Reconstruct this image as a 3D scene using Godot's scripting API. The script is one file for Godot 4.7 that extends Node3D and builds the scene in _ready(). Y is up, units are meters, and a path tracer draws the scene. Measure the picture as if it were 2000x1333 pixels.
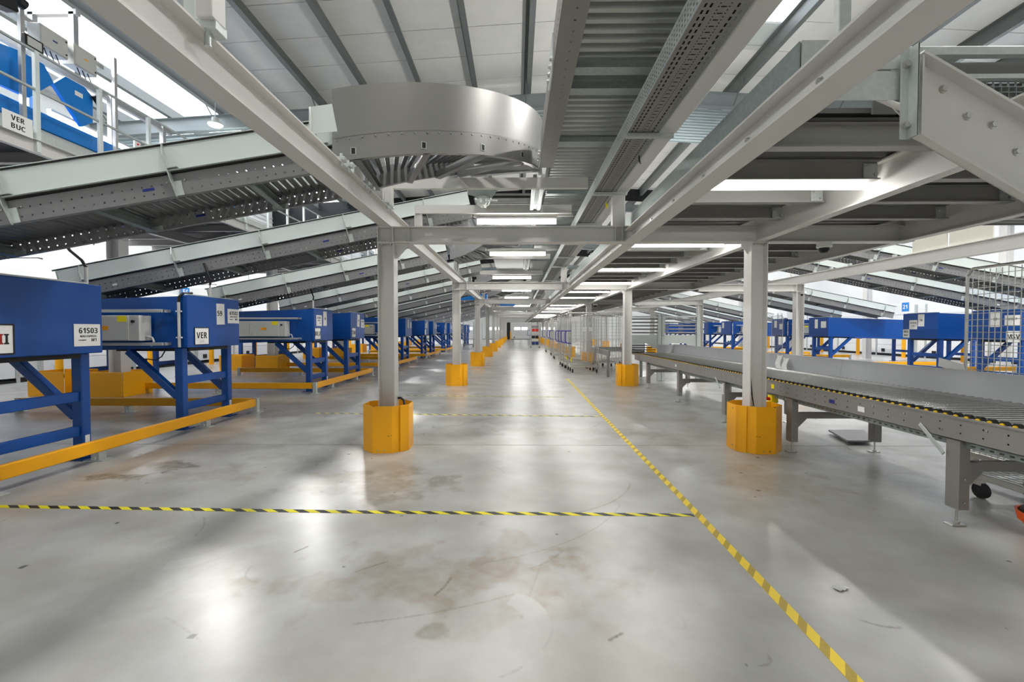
extends Node3D
# A parcel hub: steel mezzanine over an aisle, blue telescopic conveyors left and right, roller inclines above.
# World: x to the right, y up, the aisle runs towards -z. Lengths in metres; "d" below is the distance down the aisle (z = -d).

const EYE := 1.35
const BAY := 5.965
const ORD := ["first", "second", "third", "fourth", "fifth", "sixth", "seventh", "eighth", "ninth", "tenth", "eleventh", "twelfth", "thirteenth", "fourteenth"]

var mt := {}
var taken := {}
var cache := {}

# ---------------------------------------------------------------- mesh builder
class MB:
	var v := PackedVector3Array()
	var n := PackedVector3Array()
	var u := PackedVector2Array()

	func tri(a: Vector3, b: Vector3, c: Vector3, out: Vector3, ua := Vector2.ZERO, ub := Vector2.ZERO, uc := Vector2.ZERO) -> void:
		var cr := (b - a).cross(c - a)
		var nn := -cr.normalized()
		if cr.dot(out) > 0.0:
			nn = -nn
			v.append_array([a, c, b])
			u.append_array([ua, uc, ub])
		else:
			v.append_array([a, b, c])
			u.append_array([ua, ub, uc])
		n.append_array([nn, nn, nn])

	func quad(a: Vector3, b: Vector3, c: Vector3, d: Vector3, out: Vector3) -> void:
		tri(a, b, c, out, Vector2(0, 1), Vector2(1, 1), Vector2(1, 0))
		tri(a, c, d, out, Vector2(0, 1), Vector2(1, 0), Vector2(0, 0))

	func smooth_quad(p: Array, q: Array) -> void:   # four points with their normals
		var cr: Vector3 = (p[1] - p[0]).cross(p[2] - p[0])
		var o := [0, 1, 2, 0, 2, 3]
		if cr.dot(q[0] + q[1] + q[2]) > 0.0:
			o = [0, 2, 1, 0, 3, 2]
		for k in o:
			v.append(p[k])
			n.append(q[k])
			u.append(Vector2.ZERO)

	func box(c: Vector3, s: Vector3, b := Basis(), ch := 0.0) -> MB:
		var h := s * 0.5
		var ax := [b.x, b.y, b.z]
		if ch <= 0.0:
			for i in 3:
				var j := (i + 1) % 3
				var k := (i + 2) % 3
				for sg in [-1.0, 1.0]:
					var o: Vector3 = ax[i] * (h[i] * sg)
					var e: Vector3 = ax[j] * h[j]
					var f: Vector3 = ax[k] * h[k]
					quad(c + o - e - f, c + o + e - f, c + o + e + f, c + o - e + f, o)
			return self
		for i in 3:
			var j := (i + 1) % 3
			var k := (i + 2) % 3
			for sg in [-1.0, 1.0]:
				var o: Vector3 = ax[i] * (h[i] * sg)
				var e: Vector3 = ax[j] * (h[j] - ch)
				var f: Vector3 = ax[k] * (h[k] - ch)
				quad(c + o - e - f, c + o + e - f, c + o + e + f, c + o - e + f, o)
			for sj in [-1.0, 1.0]:   # the four edges along axis i
				for sk in [-1.0, 1.0]:
					var l: Vector3 = ax[i] * (h[i] - ch)
					var p1: Vector3 = c + ax[j] * (h[j] * sj) + ax[k] * ((h[k] - ch) * sk)
					var p2: Vector3 = c + ax[j] * ((h[j] - ch) * sj) + ax[k] * (h[k] * sk)
					quad(p1 - l, p1 + l, p2 + l, p2 - l, ax[j] * sj + ax[k] * sk)
		for a in [-1.0, 1.0]:
			for d in [-1.0, 1.0]:
				for e in [-1.0, 1.0]:
					var q := Vector3(a, d, e)
					var pts := []
					for i in 3:
						var w := Vector3.ZERO
						for j in 3:
							w += ax[j] * (q[j] * (h[j] if j == i else h[j] - ch))
						pts.append(c + w)
					tri(pts[0], pts[1], pts[2], ax[0] * a + ax[1] * d + ax[2] * e)
		return self

	# polygon in local x/y, pushed along local z from z0 to z1
	func prism(poly: PackedVector2Array, t: Transform3D, z0: float, z1: float) -> MB:
		var area := 0.0
		var m := poly.size()
		for i in m:
			area += poly[i].cross(poly[(i + 1) % m])
		var sg := 1.0 if area > 0 else -1.0
		for i in m:
			var a := poly[i]
			var b := poly[(i + 1) % m]
			var e := b - a
			var o := t.basis * Vector3(e.y * sg, -e.x * sg, 0)
			quad(t * Vector3(a.x, a.y, z0), t * Vector3(b.x, b.y, z0), t * Vector3(b.x, b.y, z1), t * Vector3(a.x, a.y, z1), o)
		var idx := Geometry2D.triangulate_polygon(poly)
		for i in range(0, idx.size(), 3):
			var a := poly[idx[i]]
			var b := poly[idx[i + 1]]
			var c := poly[idx[i + 2]]
			tri(t * Vector3(a.x, a.y, z0), t * Vector3(b.x, b.y, z0), t * Vector3(c.x, c.y, z0), -t.basis.z)
			tri(t * Vector3(a.x, a.y, z1), t * Vector3(b.x, b.y, z1), t * Vector3(c.x, c.y, z1), t.basis.z)
		return self

	func cyl(a: Vector3, b: Vector3, r: float, sides := 8, caps := true, r2 := -1.0) -> MB:
		if r2 < 0.0:
			r2 = r
		var ax := (b - a).normalized()
		var e := ax.cross(Vector3.UP if absf(ax.y) < 0.9 else Vector3.RIGHT).normalized()
		var f := ax.cross(e)
		for i in sides:
			var t0 := TAU * i / sides
			var t1 := TAU * (i + 1) / sides
			var n0 := e * cos(t0) + f * sin(t0)
			var n1 := e * cos(t1) + f * sin(t1)
			smooth_quad([a + n0 * r, a + n1 * r, b + n1 * r2, b + n0 * r2], [n0, n1, n1, n0])
			if caps:
				tri(a, a + n0 * r, a + n1 * r, -ax)
				tri(b, b + n0 * r2, b + n1 * r2, ax)
		return self

	func tube(pts: Array, r: float, sides := 6) -> MB:
		for i in pts.size() - 1:
			cyl(pts[i], pts[i + 1], r, sides, i == 0 or i == pts.size() - 2)
		return self

	# profile (radius, y) turned about the y axis at o
	func lathe(prof: Array, o: Vector3, sides := 16) -> MB:
		for k in prof.size() - 1:
			var p: Vector2 = prof[k]
			var q: Vector2 = prof[k + 1]
			var sl := Vector2(q.y - p.y, p.x - q.x).normalized()
			for i in sides:
				var t0 := TAU * i / sides
				var t1 := TAU * (i + 1) / sides
				var d0 := Vector3(cos(t0), 0, sin(t0))
				var d1 := Vector3(cos(t1), 0, sin(t1))
				var n0 := (d0 * sl.x + Vector3.UP * sl.y).normalized()
				var n1 := (d1 * sl.x + Vector3.UP * sl.y).normalized()
				smooth_quad([o + d0 * p.x + Vector3.UP * p.y, o + d1 * p.x + Vector3.UP * p.y, o + d1 * q.x + Vector3.UP * q.y, o + d0 * q.x + Vector3.UP * q.y], [n0, n1, n1, n0])
		return self

	# thin sheet in the plane (ex, ey) from o, lx by ly, with rows of real slots [y, height, slot length, pitch]
	func slotted(o: Vector3, ex: Vector3, ey: Vector3, lx: float, ly: float, rows: Array) -> MB:
		var out := ex.cross(ey)
		var y := 0.0
		for r in rows:
			var y0: float = r[0] - r[1] * 0.5
			var y1: float = r[0] + r[1] * 0.5
			if y0 > y:
				quad(o + ey * y, o + ex * lx + ey * y, o + ex * lx + ey * y0, o + ey * y0, out)
			var x := 0.0
			var k := 0
			while x < lx - 1e-4:
				var xe: float = minf(lx, (k + 1) * r[3] - r[2])
				quad(o + ex * x + ey * y0, o + ex * xe + ey * y0, o + ex * xe + ey * y1, o + ex * x + ey * y1, out)
				k += 1
				x = k * r[3]
			y = y1
		if y < ly:
			quad(o + ey * y, o + ex * lx + ey * y, o + ex * lx + ey * ly, o + ey * ly, out)
		return self

	func quad_sheet(w: float, h: float) -> MB:   # a slightly curled small sheet lying flat
		for i in 4:
			var x0 := -w + w * 0.5 * i
			var x1 := x0 + w * 0.5
			var y0 := 0.004 * absf(x0 / w) + 0.006 * (i % 2)
			var y1 := 0.004 * absf(x1 / w) + 0.006 * ((i + 1) % 2)
			for t in [0.0, -0.0008]:
				quad(Vector3(x0, y0 + t, -h), Vector3(x1, y1 + t, -h), Vector3(x1, y1 + t, h), Vector3(x0, y0 + t, h), Vector3.UP if t == 0.0 else Vector3.DOWN)
		return self

	func done() -> ArrayMesh:
		var a := []
		a.resize(Mesh.ARRAY_MAX)
		a[Mesh.ARRAY_VERTEX] = v
		a[Mesh.ARRAY_NORMAL] = n
		a[Mesh.ARRAY_TEX_UV] = u
		var m := ArrayMesh.new()
		m.add_surface_from_arrays(Mesh.PRIMITIVE_TRIANGLES, a)
		return m

# ---------------------------------------------------------------- naming helpers
func numbered(called: String) -> String:
	var k: int = taken.get(called, 0)
	taken[called] = k + 1
	return called if k == 0 else "%s_%03d" % [called, k]

func thing(called: String, label: String, category: String, at := Vector3.ZERO, turn := 0.0, group := "") -> Node3D:
	var o := Node3D.new()
	o.name = numbered(called)
	add_child(o)
	o.position = at
	o.rotation.y = turn
	tag(o, label, category, group)
	return o

func tag(o: Node3D, label: String, category: String, group := "", kind := "") -> Node3D:
	o.set_meta("label", label)
	o.set_meta("category", category)
	if group:
		o.set_meta("group", group)
	if kind:
		o.set_meta("kind", kind)
	return o

func part(called: String, parent: Node, mesh: Mesh, m: String, xf := Transform3D(), label := "") -> MeshInstance3D:
	var o := MeshInstance3D.new()
	o.name = called
	o.mesh = mesh
	o.material_override = mt[m]
	o.transform = xf
	parent.add_child(o, true)
	if label:
		o.set_meta("label", label)
	return o

func solo(called: String, mesh: Mesh, m: String, label: String, category: String, group := "", at := Vector3.ZERO) -> MeshInstance3D:
	var o := MeshInstance3D.new()
	o.name = numbered(called)
	o.mesh = mesh
	o.material_override = mt[m]
	o.position = at
	add_child(o)
	tag(o, label, category, group)
	return o

func structure(o: Node3D) -> Node3D:
	o.set_meta("kind", "structure")
	return o

func W(x: float, y: float, d: float) -> Vector3:
	return Vector3(x, y, -d)

func T3(p: Vector3, b := Basis()) -> Transform3D:
	return Transform3D(b, p)

func ipoly(w: float, h: float, tf: float, tw: float) -> PackedVector2Array:   # I section, base at y = 0
	var a := w * 0.5
	var b := tw * 0.5
	return PackedVector2Array([Vector2(-a, 0), Vector2(a, 0), Vector2(a, tf), Vector2(b, tf), Vector2(b, h - tf), Vector2(a, h - tf), Vector2(a, h), Vector2(-a, h), Vector2(-a, h - tf), Vector2(-b, h - tf), Vector2(-b, tf), Vector2(-a, tf)])

func cpoly(w: float, h: float, t: float) -> PackedVector2Array:   # C section: web at x = 0, flanges to x = w, base at y = 0
	return PackedVector2Array([Vector2(0, 0), Vector2(w, 0), Vector2(w, t), Vector2(t, t), Vector2(t, h - t), Vector2(w, h - t), Vector2(w, h), Vector2(0, h)])

const ALONG_X := Basis(Vector3(0, 0, -1), Vector3(0, 1, 0), Vector3(1, 0, 0))     # profile plane is (-z, y), length along +x
const ALONG_D := Basis(Vector3(-1, 0, 0), Vector3(0, 1, 0), Vector3(0, 0, -1))    # profile plane is (-x, y), length along -z

func bolt_mesh() -> Mesh:
	if not cache.has("bolt"):
		cache.bolt = MB.new().cyl(Vector3.ZERO, Vector3(0, 0, 0.004), 0.019, 12).cyl(Vector3(0, 0, 0.004), Vector3(0, 0, 0.015), 0.0135, 6).done()
	return cache.bolt

func rivet_mesh() -> Mesh:
	if not cache.has("rivet"):
		cache.rivet = MB.new().cyl(Vector3.ZERO, Vector3(0, 0, 0.005), 0.009, 8, true, 0.006).done()
	return cache.rivet

func text_mesh(s: String, height: float, bold := true) -> TextMesh:
	var t := TextMesh.new()
	var f := SystemFont.new()
	f.font_names = PackedStringArray(["Droid Sans"])
	f.font_weight = 700 if bold else 400
	t.font = f
	t.text = s
	t.font_size = 32
	t.pixel_size = height / 23.0
	t.depth = 0.002
	return t

# a sheet of paper with printed lines; lines are [text, height, x, y]; faces local +z
func paper(called: String, parent: Node, w: float, h: float, xf: Transform3D, lines: Array, frame := 0.0, ink := "ink", sheet := "paper") -> void:
	var m := MB.new().box(Vector3(0, 0, 0.0015), Vector3(w, h, 0.003))
	var p := part(called, parent, m.done(), sheet, xf)
	if frame > 0:
		var f := MB.new()
		for s in [-1.0, 1.0]:
			f.box(Vector3(0, s * (h + frame) * 0.5, 0.002), Vector3(w + frame * 2, frame, 0.008))
			f.box(Vector3(s * (w + frame) * 0.5, 0, 0.002), Vector3(frame, h, 0.008))
		part("border", p, f.done(), "black", Transform3D(), "black border")
	for l in lines:
		part("lettering", p, text_mesh(l[0], l[1]), l[4] if l.size() > 4 else ink, T3(Vector3(l[2], l[3], 0.0035)))

# ---------------------------------------------------------------- materials
func mat(called: String, c: Color, rough := 0.5, metal := 0.0) -> StandardMaterial3D:
	var m := StandardMaterial3D.new()
	m.resource_name = called
	m.albedo_color = c
	m.roughness = rough
	m.metallic = metal
	mt[called] = m
	return m

func noise_tex(freq: float, ramp: Array, size := 512, kind := FastNoiseLite.TYPE_SIMPLEX_SMOOTH, oct := 4, sd := 1) -> NoiseTexture2D:
	var f := FastNoiseLite.new()
	f.seed = sd
	f.noise_type = kind
	f.frequency = freq
	f.fractal_octaves = oct
	var t := NoiseTexture2D.new()
	t.width = size
	t.height = size
	t.seamless = true
	t.noise = f
	var g := Gradient.new()
	var offs := PackedFloat32Array()
	var cols := PackedColorArray()
	for r in ramp:
		offs.append(r[0])
		cols.append(r[1])
	g.offsets = offs
	g.colors = cols
	t.color_ramp = g
	return t

func grey(v: float) -> Color:
	return Color(v, v, v)

func tri_map(m: StandardMaterial3D, s: float, world := false) -> void:
	m.uv1_triplanar = true
	m.uv1_world_triplanar = world
	m.uv1_scale = Vector3.ONE * s

func materials() -> void:
	var m := mat("steel_paint", Color(0.83, 0.825, 0.808), 0.42)
	mat("cream_board", Color(0.86, 0.85, 0.80), 0.5)
	m = mat("galv", Color(0.80, 0.825, 0.815), 0.4, 0.55)
	m.albedo_texture = noise_tex(0.03, [[0.25, grey(0.965)], [0.75, grey(1.0)]], 512, FastNoiseLite.TYPE_CELLULAR, 2)
	tri_map(m, 2.0)
	mat("galv_sheet", Color(0.86, 0.89, 0.88), 0.42, 0.25)
	m = mat("galv_dark", Color(0.62, 0.66, 0.65), 0.45, 0.6)
	m.albedo_texture = noise_tex(0.03, [[0.25, grey(0.94)], [0.75, grey(1.0)]], 512, FastNoiseLite.TYPE_CELLULAR, 2)
	tri_map(m, 2.0)
	mat("zinc", Color(0.78, 0.78, 0.76), 0.3, 0.9)
	m = mat("ring_steel", Color(0.60, 0.595, 0.585), 0.36, 0.75)
	tri_map(m, 0.7)
	mat("frame_grey", Color(0.52, 0.52, 0.525), 0.45, 0.1)
	mat("table_grey", Color(0.53, 0.52, 0.505), 0.45, 0.1)
	mat("roller", Color(0.76, 0.76, 0.75), 0.27, 0.8)
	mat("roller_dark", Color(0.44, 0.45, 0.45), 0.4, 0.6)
	mat("roller_cap", Color(0.06, 0.06, 0.06), 0.5)
	mat("cap_yellow", Color(0.95, 0.78, 0.1), 0.45)
	mat("guard_grey", Color(0.66, 0.67, 0.68), 0.4, 0.2)
	m = mat("blue", Color(0.0, 0.285, 0.60), 0.36)
	tri_map(m, 0.8)
	mat("blue_bright", Color(0.05, 0.5, 0.85), 0.4)
	mat("blue_dark", Color(0.0, 0.2, 0.45), 0.4)
	m = mat("yellow", Color(0.97, 0.685, 0.0), 0.4)
	tri_map(m, 1.5)
	mat("purple", Color(0.26, 0.24, 0.62), 0.4)
	mat("orange", Color(0.95, 0.36, 0.06), 0.45)
	mat("red", Color(0.85, 0.13, 0.08), 0.4)
	mat("black", Color(0.05, 0.05, 0.055), 0.5)
	mat("navy_black", Color(0.055, 0.065, 0.075), 0.6)
	mat("rubber", Color(0.045, 0.045, 0.045), 0.65)
	mat("paper", Color(0.93, 0.93, 0.92), 0.7)
	mat("ink", Color(0.08, 0.08, 0.09), 0.7)
	mat("red_ink", Color(0.6, 0.12, 0.08), 0.7)
	mat("white_ink", Color(0.95, 0.95, 0.95), 0.7)
	mat("sign_blue", Color(0.12, 0.5, 0.82), 0.5)
	mat("decal_blue", Color(0.1, 0.16, 0.5), 0.5)
	mat("sticker_yellow", Color(0.98, 0.9, 0.05), 0.5)
	mat("sticker_orange", Color(0.98, 0.65, 0.05), 0.5)
	mat("cabinet_grey", Color(0.78, 0.785, 0.765), 0.45)
	mat("aluminium", Color(0.80, 0.80, 0.79), 0.35, 0.6)
	mat("pvc_grey", Color(0.8, 0.8, 0.79), 0.5)
	mat("wall_white", Color(0.90, 0.90, 0.885), 0.6)
	mat("door_white", Color(0.91, 0.915, 0.91), 0.45)
	m = mat("roof_white", Color(0.90, 0.90, 0.885), 0.6)
	m.albedo_texture = noise_tex(0.012, [[0.2, grey(0.975)], [0.8, grey(1.0)]], 256)
	tri_map(m, 0.3, true)
	mat("purlin_grey", Color(0.46, 0.475, 0.47), 0.45, 0.35)
	mat("rafter_grey", Color(0.60, 0.63, 0.635), 0.5, 0.2)
	mat("curtain_galv", Color(0.70, 0.75, 0.76), 0.4, 0.5)
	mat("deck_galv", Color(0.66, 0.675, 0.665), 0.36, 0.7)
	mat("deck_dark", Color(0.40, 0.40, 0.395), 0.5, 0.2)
	mat("joist_grey", Color(0.58, 0.575, 0.56), 0.45, 0.1)
	m = mat("pane", Color(1, 1, 1, 0.08), 0.05)
	m.transparency = BaseMaterial3D.TRANSPARENCY_ALPHA
	m = mat("dome_glass", Color(0.95, 1, 0.97, 0.25), 0.05)
	m.transparency = BaseMaterial3D.TRANSPARENCY_ALPHA
	for s in [["tube_light", Color(1, 0.99, 0.975), 10.0], ["lamp_glow", Color(1, 0.95, 0.86), 9.0], ["window_glow", Color(1, 1, 1), 3.0]]:
		m = mat(s[0], Color(0.9, 0.9, 0.9), 0.5)
		m.emission_enabled = true
		m.emission = s[1]
		m.emission_energy_multiplier = s[2]
	hazard("tape_black", Color(0.93, 0.88, 0.06), Color(0.10, 0.10, 0.11), 0.5)
	hazard("tape_worn", Color(0.96, 0.83, 0.06), Color(0.60, 0.50, 0.08), 0.42)
	floor_material()

func hazard(called: String, a: Color, b: Color, share: float) -> void:
	var s := 64
	var im := Image.create(s, s, false, Image.FORMAT_RGB8)
	var rng := RandomNumberGenerator.new()
	rng.seed = 7
	for y in s:
		for x in s:
			var t := fposmod(float(x) / s + float(y) / s * 0.52, 1.0)
			var c := b if t < share else a
			if t < share and called == "tape_worn":
				c = b.lerp(a, rng.randf() * 0.55)
			im.set_pixel(x, y, c * rng.randf_range(0.94, 1.0))
	var m := mat(called, Color.WHITE, 0.5)
	m.albedo_texture = ImageTexture.create_from_image(im)

func floor_material() -> void:
	var m := mat("concrete", Color(0.93, 0.93, 0.925), 0.27)
	m.albedo_texture = noise_tex(0.009, [[0.0, Color(0.655, 0.645, 0.62)], [1.0, Color(0.785, 0.785, 0.775)]], 1024, FastNoiseLite.TYPE_SIMPLEX_SMOOTH, 7, 21)
	m.uv1_scale = Vector3(1.0 / 7.0, 1.0 / 7.0, 1)
	m.metallic_specular = 0.62
	# stains, scuffs and scratches: one sheet 12 m across, multiplied in
	var s := 1536
	var im := Image.create(s, s, false, Image.FORMAT_RGB8)
	im.fill(Color.WHITE)
	var f := FastNoiseLite.new()
	f.seed = 4
	f.frequency = 0.02
	f.fractal_octaves = 5
	var px := s / 12.0
	# [x, d, half width, half depth, tint, strength]
	for b in [[-1.25, 3.95, 0.62, 0.42, Color(0.70, 0.65, 0.58), 0.75], [-0.5, 2.45, 0.75, 0.30, Color(0.80, 0.70, 0.60), 0.6], [-0.05, 2.75, 0.22, 0.3, Color(0.8, 0.7, 0.62), 0.55], [-3.4, 4.45, 0.25, 0.18, Color(0.50, 0.42, 0.34), 0.95], [-3.75, 4.1, 0.32, 0.10, Color(0.5, 0.44, 0.36), 0.95], [-2.9, 4.2, 0.6, 0.2, Color(0.75, 0.72, 0.66), 0.5], [2.3, 4.0, 0.5, 0.4, Color(0.84, 0.78, 0.68), 0.5], [0.1, 2.35, 0.5, 0.35, Color(0.88, 0.83, 0.78), 0.6], [-2.2, 5.0, 0.7, 0.5, Color(0.8, 0.78, 0.75), 0.5], [-0.4, 2.0, 0.07, 0.05, Color(0.62, 0.58, 0.52), 0.7], [1.0, 6.0, 1.0, 0.35, Color(0.86, 0.84, 0.82), 0.6], [-0.3, 6.3, 0.8, 0.5, Color(0.84, 0.83, 0.82), 0.6], [0.6, 9.5, 1.0, 1.0, Color(0.9, 0.87, 0.84), 0.5], [3.6, 4.6, 0.8, 0.9, Color(0.80, 0.79, 0.78), 0.6], [-5.8, 6.8, 1.2, 0.8, Color(0.8, 0.79, 0.78), 0.5], [-2.0, 2.5, 0.5, 0.4, Color(0.87, 0.86, 0.83), 0.5]]:
		var x0 := int((b[0] - b[2] * 1.5 + 6.0) * px)
		var x1 := int((b[0] + b[2] * 1.5 + 6.0) * px)
		var y0 := int((b[1] - b[3] * 1.5) * px)
		var y1 := int((b[1] + b[3] * 1.5) * px)
		for y in range(maxi(0, y0), mini(s, y1)):
			for x in range(maxi(0, x0), mini(s, x1)):
				var r := Vector2((x / px - 6.0 - b[0]) / b[2], (y / px - b[1]) / b[3]).length()
				var a: float = clampf((1.05 - r + f.get_noise_2d(x * 1.0, y * 1.0) * 1.3) * 2.2, 0.0, 1.0) * b[5] * 0.55 * (0.75 + 0.5 * f.get_noise_2d(x * 4.0, y * 4.0))
				if a > 0.003:
					var w := im.get_pixel(x, y)
					im.set_pixel(x, y, w.lerp(w * b[4], clampf(a, 0, 1)))
	var rng := RandomNumberGenerator.new()
	rng.seed = 11
	# scratches and tyre marks: [x0, d0, x1, d1, bend, radius in pixels, tint]
	var lines := [[0.02, 2.1, 0.14, 2.6, 0.0, 1.0, Color(0.9, 0.86, 0.82)], [-0.75, 2.05, 0.0, 2.3, 0.03, 0.8, Color(0.8, 0.78, 0.75)], [0.35, 3.3, 1.0, 4.0, 0.12, 1.0, Color(0.82, 0.8, 0.78)], [-0.2, 2.6, 0.8, 3.5, 0.15, 0.8, Color(0.84, 0.82, 0.8)], [-0.9, 2.5, -0.75, 2.62, 0.0, 0.9, Color(0.7, 0.66, 0.62)], [-0.42, 2.28, -0.36, 2.45, 0.01, 1.2, Color(0.72, 0.66, 0.6)], [0.35, 6.0, 1.2, 6.6, 0.2, 1.0, Color(0.8, 0.79, 0.78)], [-1.35, 2.72, -1.3, 2.8, 0.0, 1.2, Color(0.6, 0.56, 0.5)], [0.4, 1.95, 0.47, 2.0, 0.0, 1.0, Color(0.5, 0.48, 0.44)], [1.6, 2.1, 1.75, 2.05, 0.02, 1.2, Color(0.75, 0.73, 0.7)]]
	for k in 70:
		var x := rng.randf_range(-5.5, 5.5)
		var y := rng.randf_range(1.6, 11.0)
		var an := rng.randf_range(0, TAU)
		var le := rng.randf_range(0.04, 0.45)
		lines.append([x, y, x + cos(an) * le, y + sin(an) * le, rng.randf_range(-0.05, 0.05), rng.randf_range(0.5, 0.9), grey(rng.randf_range(0.72, 0.9))])
	for l in lines:
		var p := Vector2(l[0] + 6.0, l[1]) * px
		var q := Vector2(l[2] + 6.0, l[3]) * px
		var nn: Vector2 = (q - p).orthogonal().normalized() * (l[4] * px)
		var steps := int(p.distance_to(q)) + 2
		for i in steps:
			var t := float(i) / steps
			dab(im, p.lerp(q, t) + nn * (4 * t * (1 - t)), l[5] * 0.7, l[6].lerp(Color.WHITE, 0.35), 0.4)
	for k in 160:
		dab(im, Vector2(rng.randf() * s, rng.randf() * s), rng.randf_range(0.6, 2.2), grey(rng.randf_range(0.5, 0.8)), 0.8)
	# pale polishing swirls
	for c in [[-0.12, 2.06, 0.26, 0.3], [-0.08, 1.78, 0.2, 0.3], [-2.1, 2.9, 0.4, 0.2]]:
		for k in 5:
			var r: float = (c[2] - k * 0.022) * px
			for i in 300:
				var t := -1.3 + 2.4 * i / 300.0
				dab(im, Vector2(c[0] + 6.0, c[1]) * px + Vector2(cos(t), sin(t)) * r, 1.6, Color(1.12, 1.12, 1.11), 0.25)
	m.detail_enabled = true
	m.detail_blend_mode = BaseMaterial3D.BLEND_MODE_MUL
	m.detail_uv_layer = BaseMaterial3D.DETAIL_UV_2
	m.detail_albedo = ImageTexture.create_from_image(im)

func dab(im: Image, p: Vector2, r: float, tint: Color, a: float) -> void:
	for y in range(int(p.y - r), int(p.y + r) + 1):
		for x in range(int(p.x - r), int(p.x + r) + 1):
			if x >= 0 and y >= 0 and x < im.get_width() and y < im.get_height() and Vector2(x, y).distance_to(p) <= r + 0.4:
				var w := im.get_pixel(x, y)
				im.set_pixel(x, y, w.lerp(w * tint, a).clamp())

# ---------------------------------------------------------------- lights that belong to fittings
func area_light(parent: Node3D, at: Vector3, w: float, h: float, e: float, c: Color, tilt := -PI / 2) -> void:
	var l := AreaLight3D.new()
	l.name = "glow"
	l.area_size = Vector2(w, h)
	l.area_normalize_energy = true
	l.light_energy = e
	l.light_color = c
	l.shadow_enabled = true
	l.set("area_range", 60.0)
	l.position = at
	l.rotation.x = tilt
	parent.add_child(l, true)

func _ready() -> void:
	# ---- camera, sky, exposure
	var cam := Camera3D.new()
	cam.name = "camera"
	add_child(cam)
	cam.position = Vector3(0, EYE, 0)
	cam.rotation = Vector3(-atan(21.5 / 890.0), atan(9.0 / 890.0), 0)
	cam.fov = 73.665
	cam.near = 0.05
	cam.far = 300.0
	cam.current = true
	var sm := ProceduralSkyMaterial.new()
	sm.sky_top_color = Color(0.93, 0.96, 1.0)
	sm.sky_horizon_color = Color(0.97, 0.98, 1.0)
	sm.ground_horizon_color = Color(0.7, 0.7, 0.7)
	sm.ground_bottom_color = Color(0.5, 0.5, 0.5)
	sm.sky_energy_multiplier = 1.6
	var sky := Sky.new()
	sky.sky_material = sm
	var env := Environment.new()
	env.background_mode = Environment.BG_SKY
	env.sky = sky
	env.ambient_light_source = Environment.AMBIENT_SOURCE_DISABLED
	env.tonemap_mode = Environment.TONE_MAPPER_LINEAR
	env.tonemap_exposure = 1.9
	env.sdfgi_enabled = true
	env.ssao_enabled = true
	env.ssil_enabled = true
	var we := WorldEnvironment.new()
	we.name = "surroundings"
	we.environment = env
	add_child(we)
	materials()
	shell()
	steelwork()
	upper_line()
	inclines()
	telescopics()
	barriers()
	sorter()
	table()
	stairs()
	cages()
	small_things()

# ---------------------------------------------------------------- the building
const XL := -12.85
const XR := 19.75
const RIDGE := 3.45
const D0 := -6.0
const D1 := 66.75

func roof_y(x: float) -> float:
	return 8.87 - 0.06 * absf(x - RIDGE)

func shell() -> void:
	# floor: slabs with open joints over a dark bed
	var fl := thing("floor", "polished grey concrete floor with fine joints, scuffs and brown stains", "floor")
	structure(fl)
	part("bed", fl, MB.new().box(Vector3((XL + XR) / 2, -0.2, -(D0 + D1) / 2), Vector3(XR - XL, 0.3, D1 - D0)).done(), "black")
	var d := D0
	var cuts := [D0]
	for k in range(-1, 11):
		cuts.append(5.31 + k * BAY)
	cuts.append(D1)
	for k in cuts.size() - 1:
		var a: float = cuts[k] + 0.006
		var b: float = cuts[k + 1] - 0.006
		part("slab", fl, slab_mesh(XL, XR, a, b), "concrete")
	# walls
	var wl := thing("wall_left", "white side wall behind the left row of blue conveyors", "wall")
	structure(wl)
	part("cladding", wl, MB.new().box(Vector3(XL - 0.1, 4.1, -(D0 + D1) / 2), Vector3(0.2, 8.4, D1 - D0)).done(), "wall_white")
	part("skirting", wl, MB.new().box(Vector3(XL + 0.03, 0.06, -(D0 + D1) / 2), Vector3(0.06, 0.12, D1 - D0)).done(), "black", Transform3D(), "black skirting strip")
	var ribs := MB.new()
	for k in 11:
		ribs.box(Vector3(XL + 0.015, 5.2 + k * 0.2, -(D0 + D1) / 2), Vector3(0.03, 0.05, D1 - D0))
	part("cladding_ribs", wl, ribs.done(), "wall_white")
	var wr := thing("wall_right", "white side wall behind the right row of blue conveyors", "wall")
	structure(wr)
	part("cladding", wr, MB.new().box(Vector3(XR + 0.1, 4.1, -(D0 + D1) / 2), Vector3(0.2, 8.4, D1 - D0)).done(), "wall_white")
	part("skirting", wr, MB.new().box(Vector3(XR - 0.03, 0.06, -(D0 + D1) / 2), Vector3(0.06, 0.12, D1 - D0)).done(), "black", Transform3D(), "black skirting strip")
	for e in [["wall_back", D1 + 0.1, "white end wall with loading doors at the far end of the aisle"], ["wall_front", D0 - 0.1, "white end wall behind the camera"]]:
		var w := thing(e[0], e[2], "wall")
		structure(w)
		part("cladding", w, MB.new().prism(PackedVector2Array([Vector2(XL - 0.2, -0.1), Vector2(XR + 0.2, -0.1), Vector2(XR + 0.2, 8.4), Vector2(RIDGE, 9.3), Vector2(XL - 0.2, 8.4)]), T3(Vector3(0, 0, -e[1])), -0.1, 0.1).done(), "wall_white")
	doors()
	ceiling()

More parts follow.
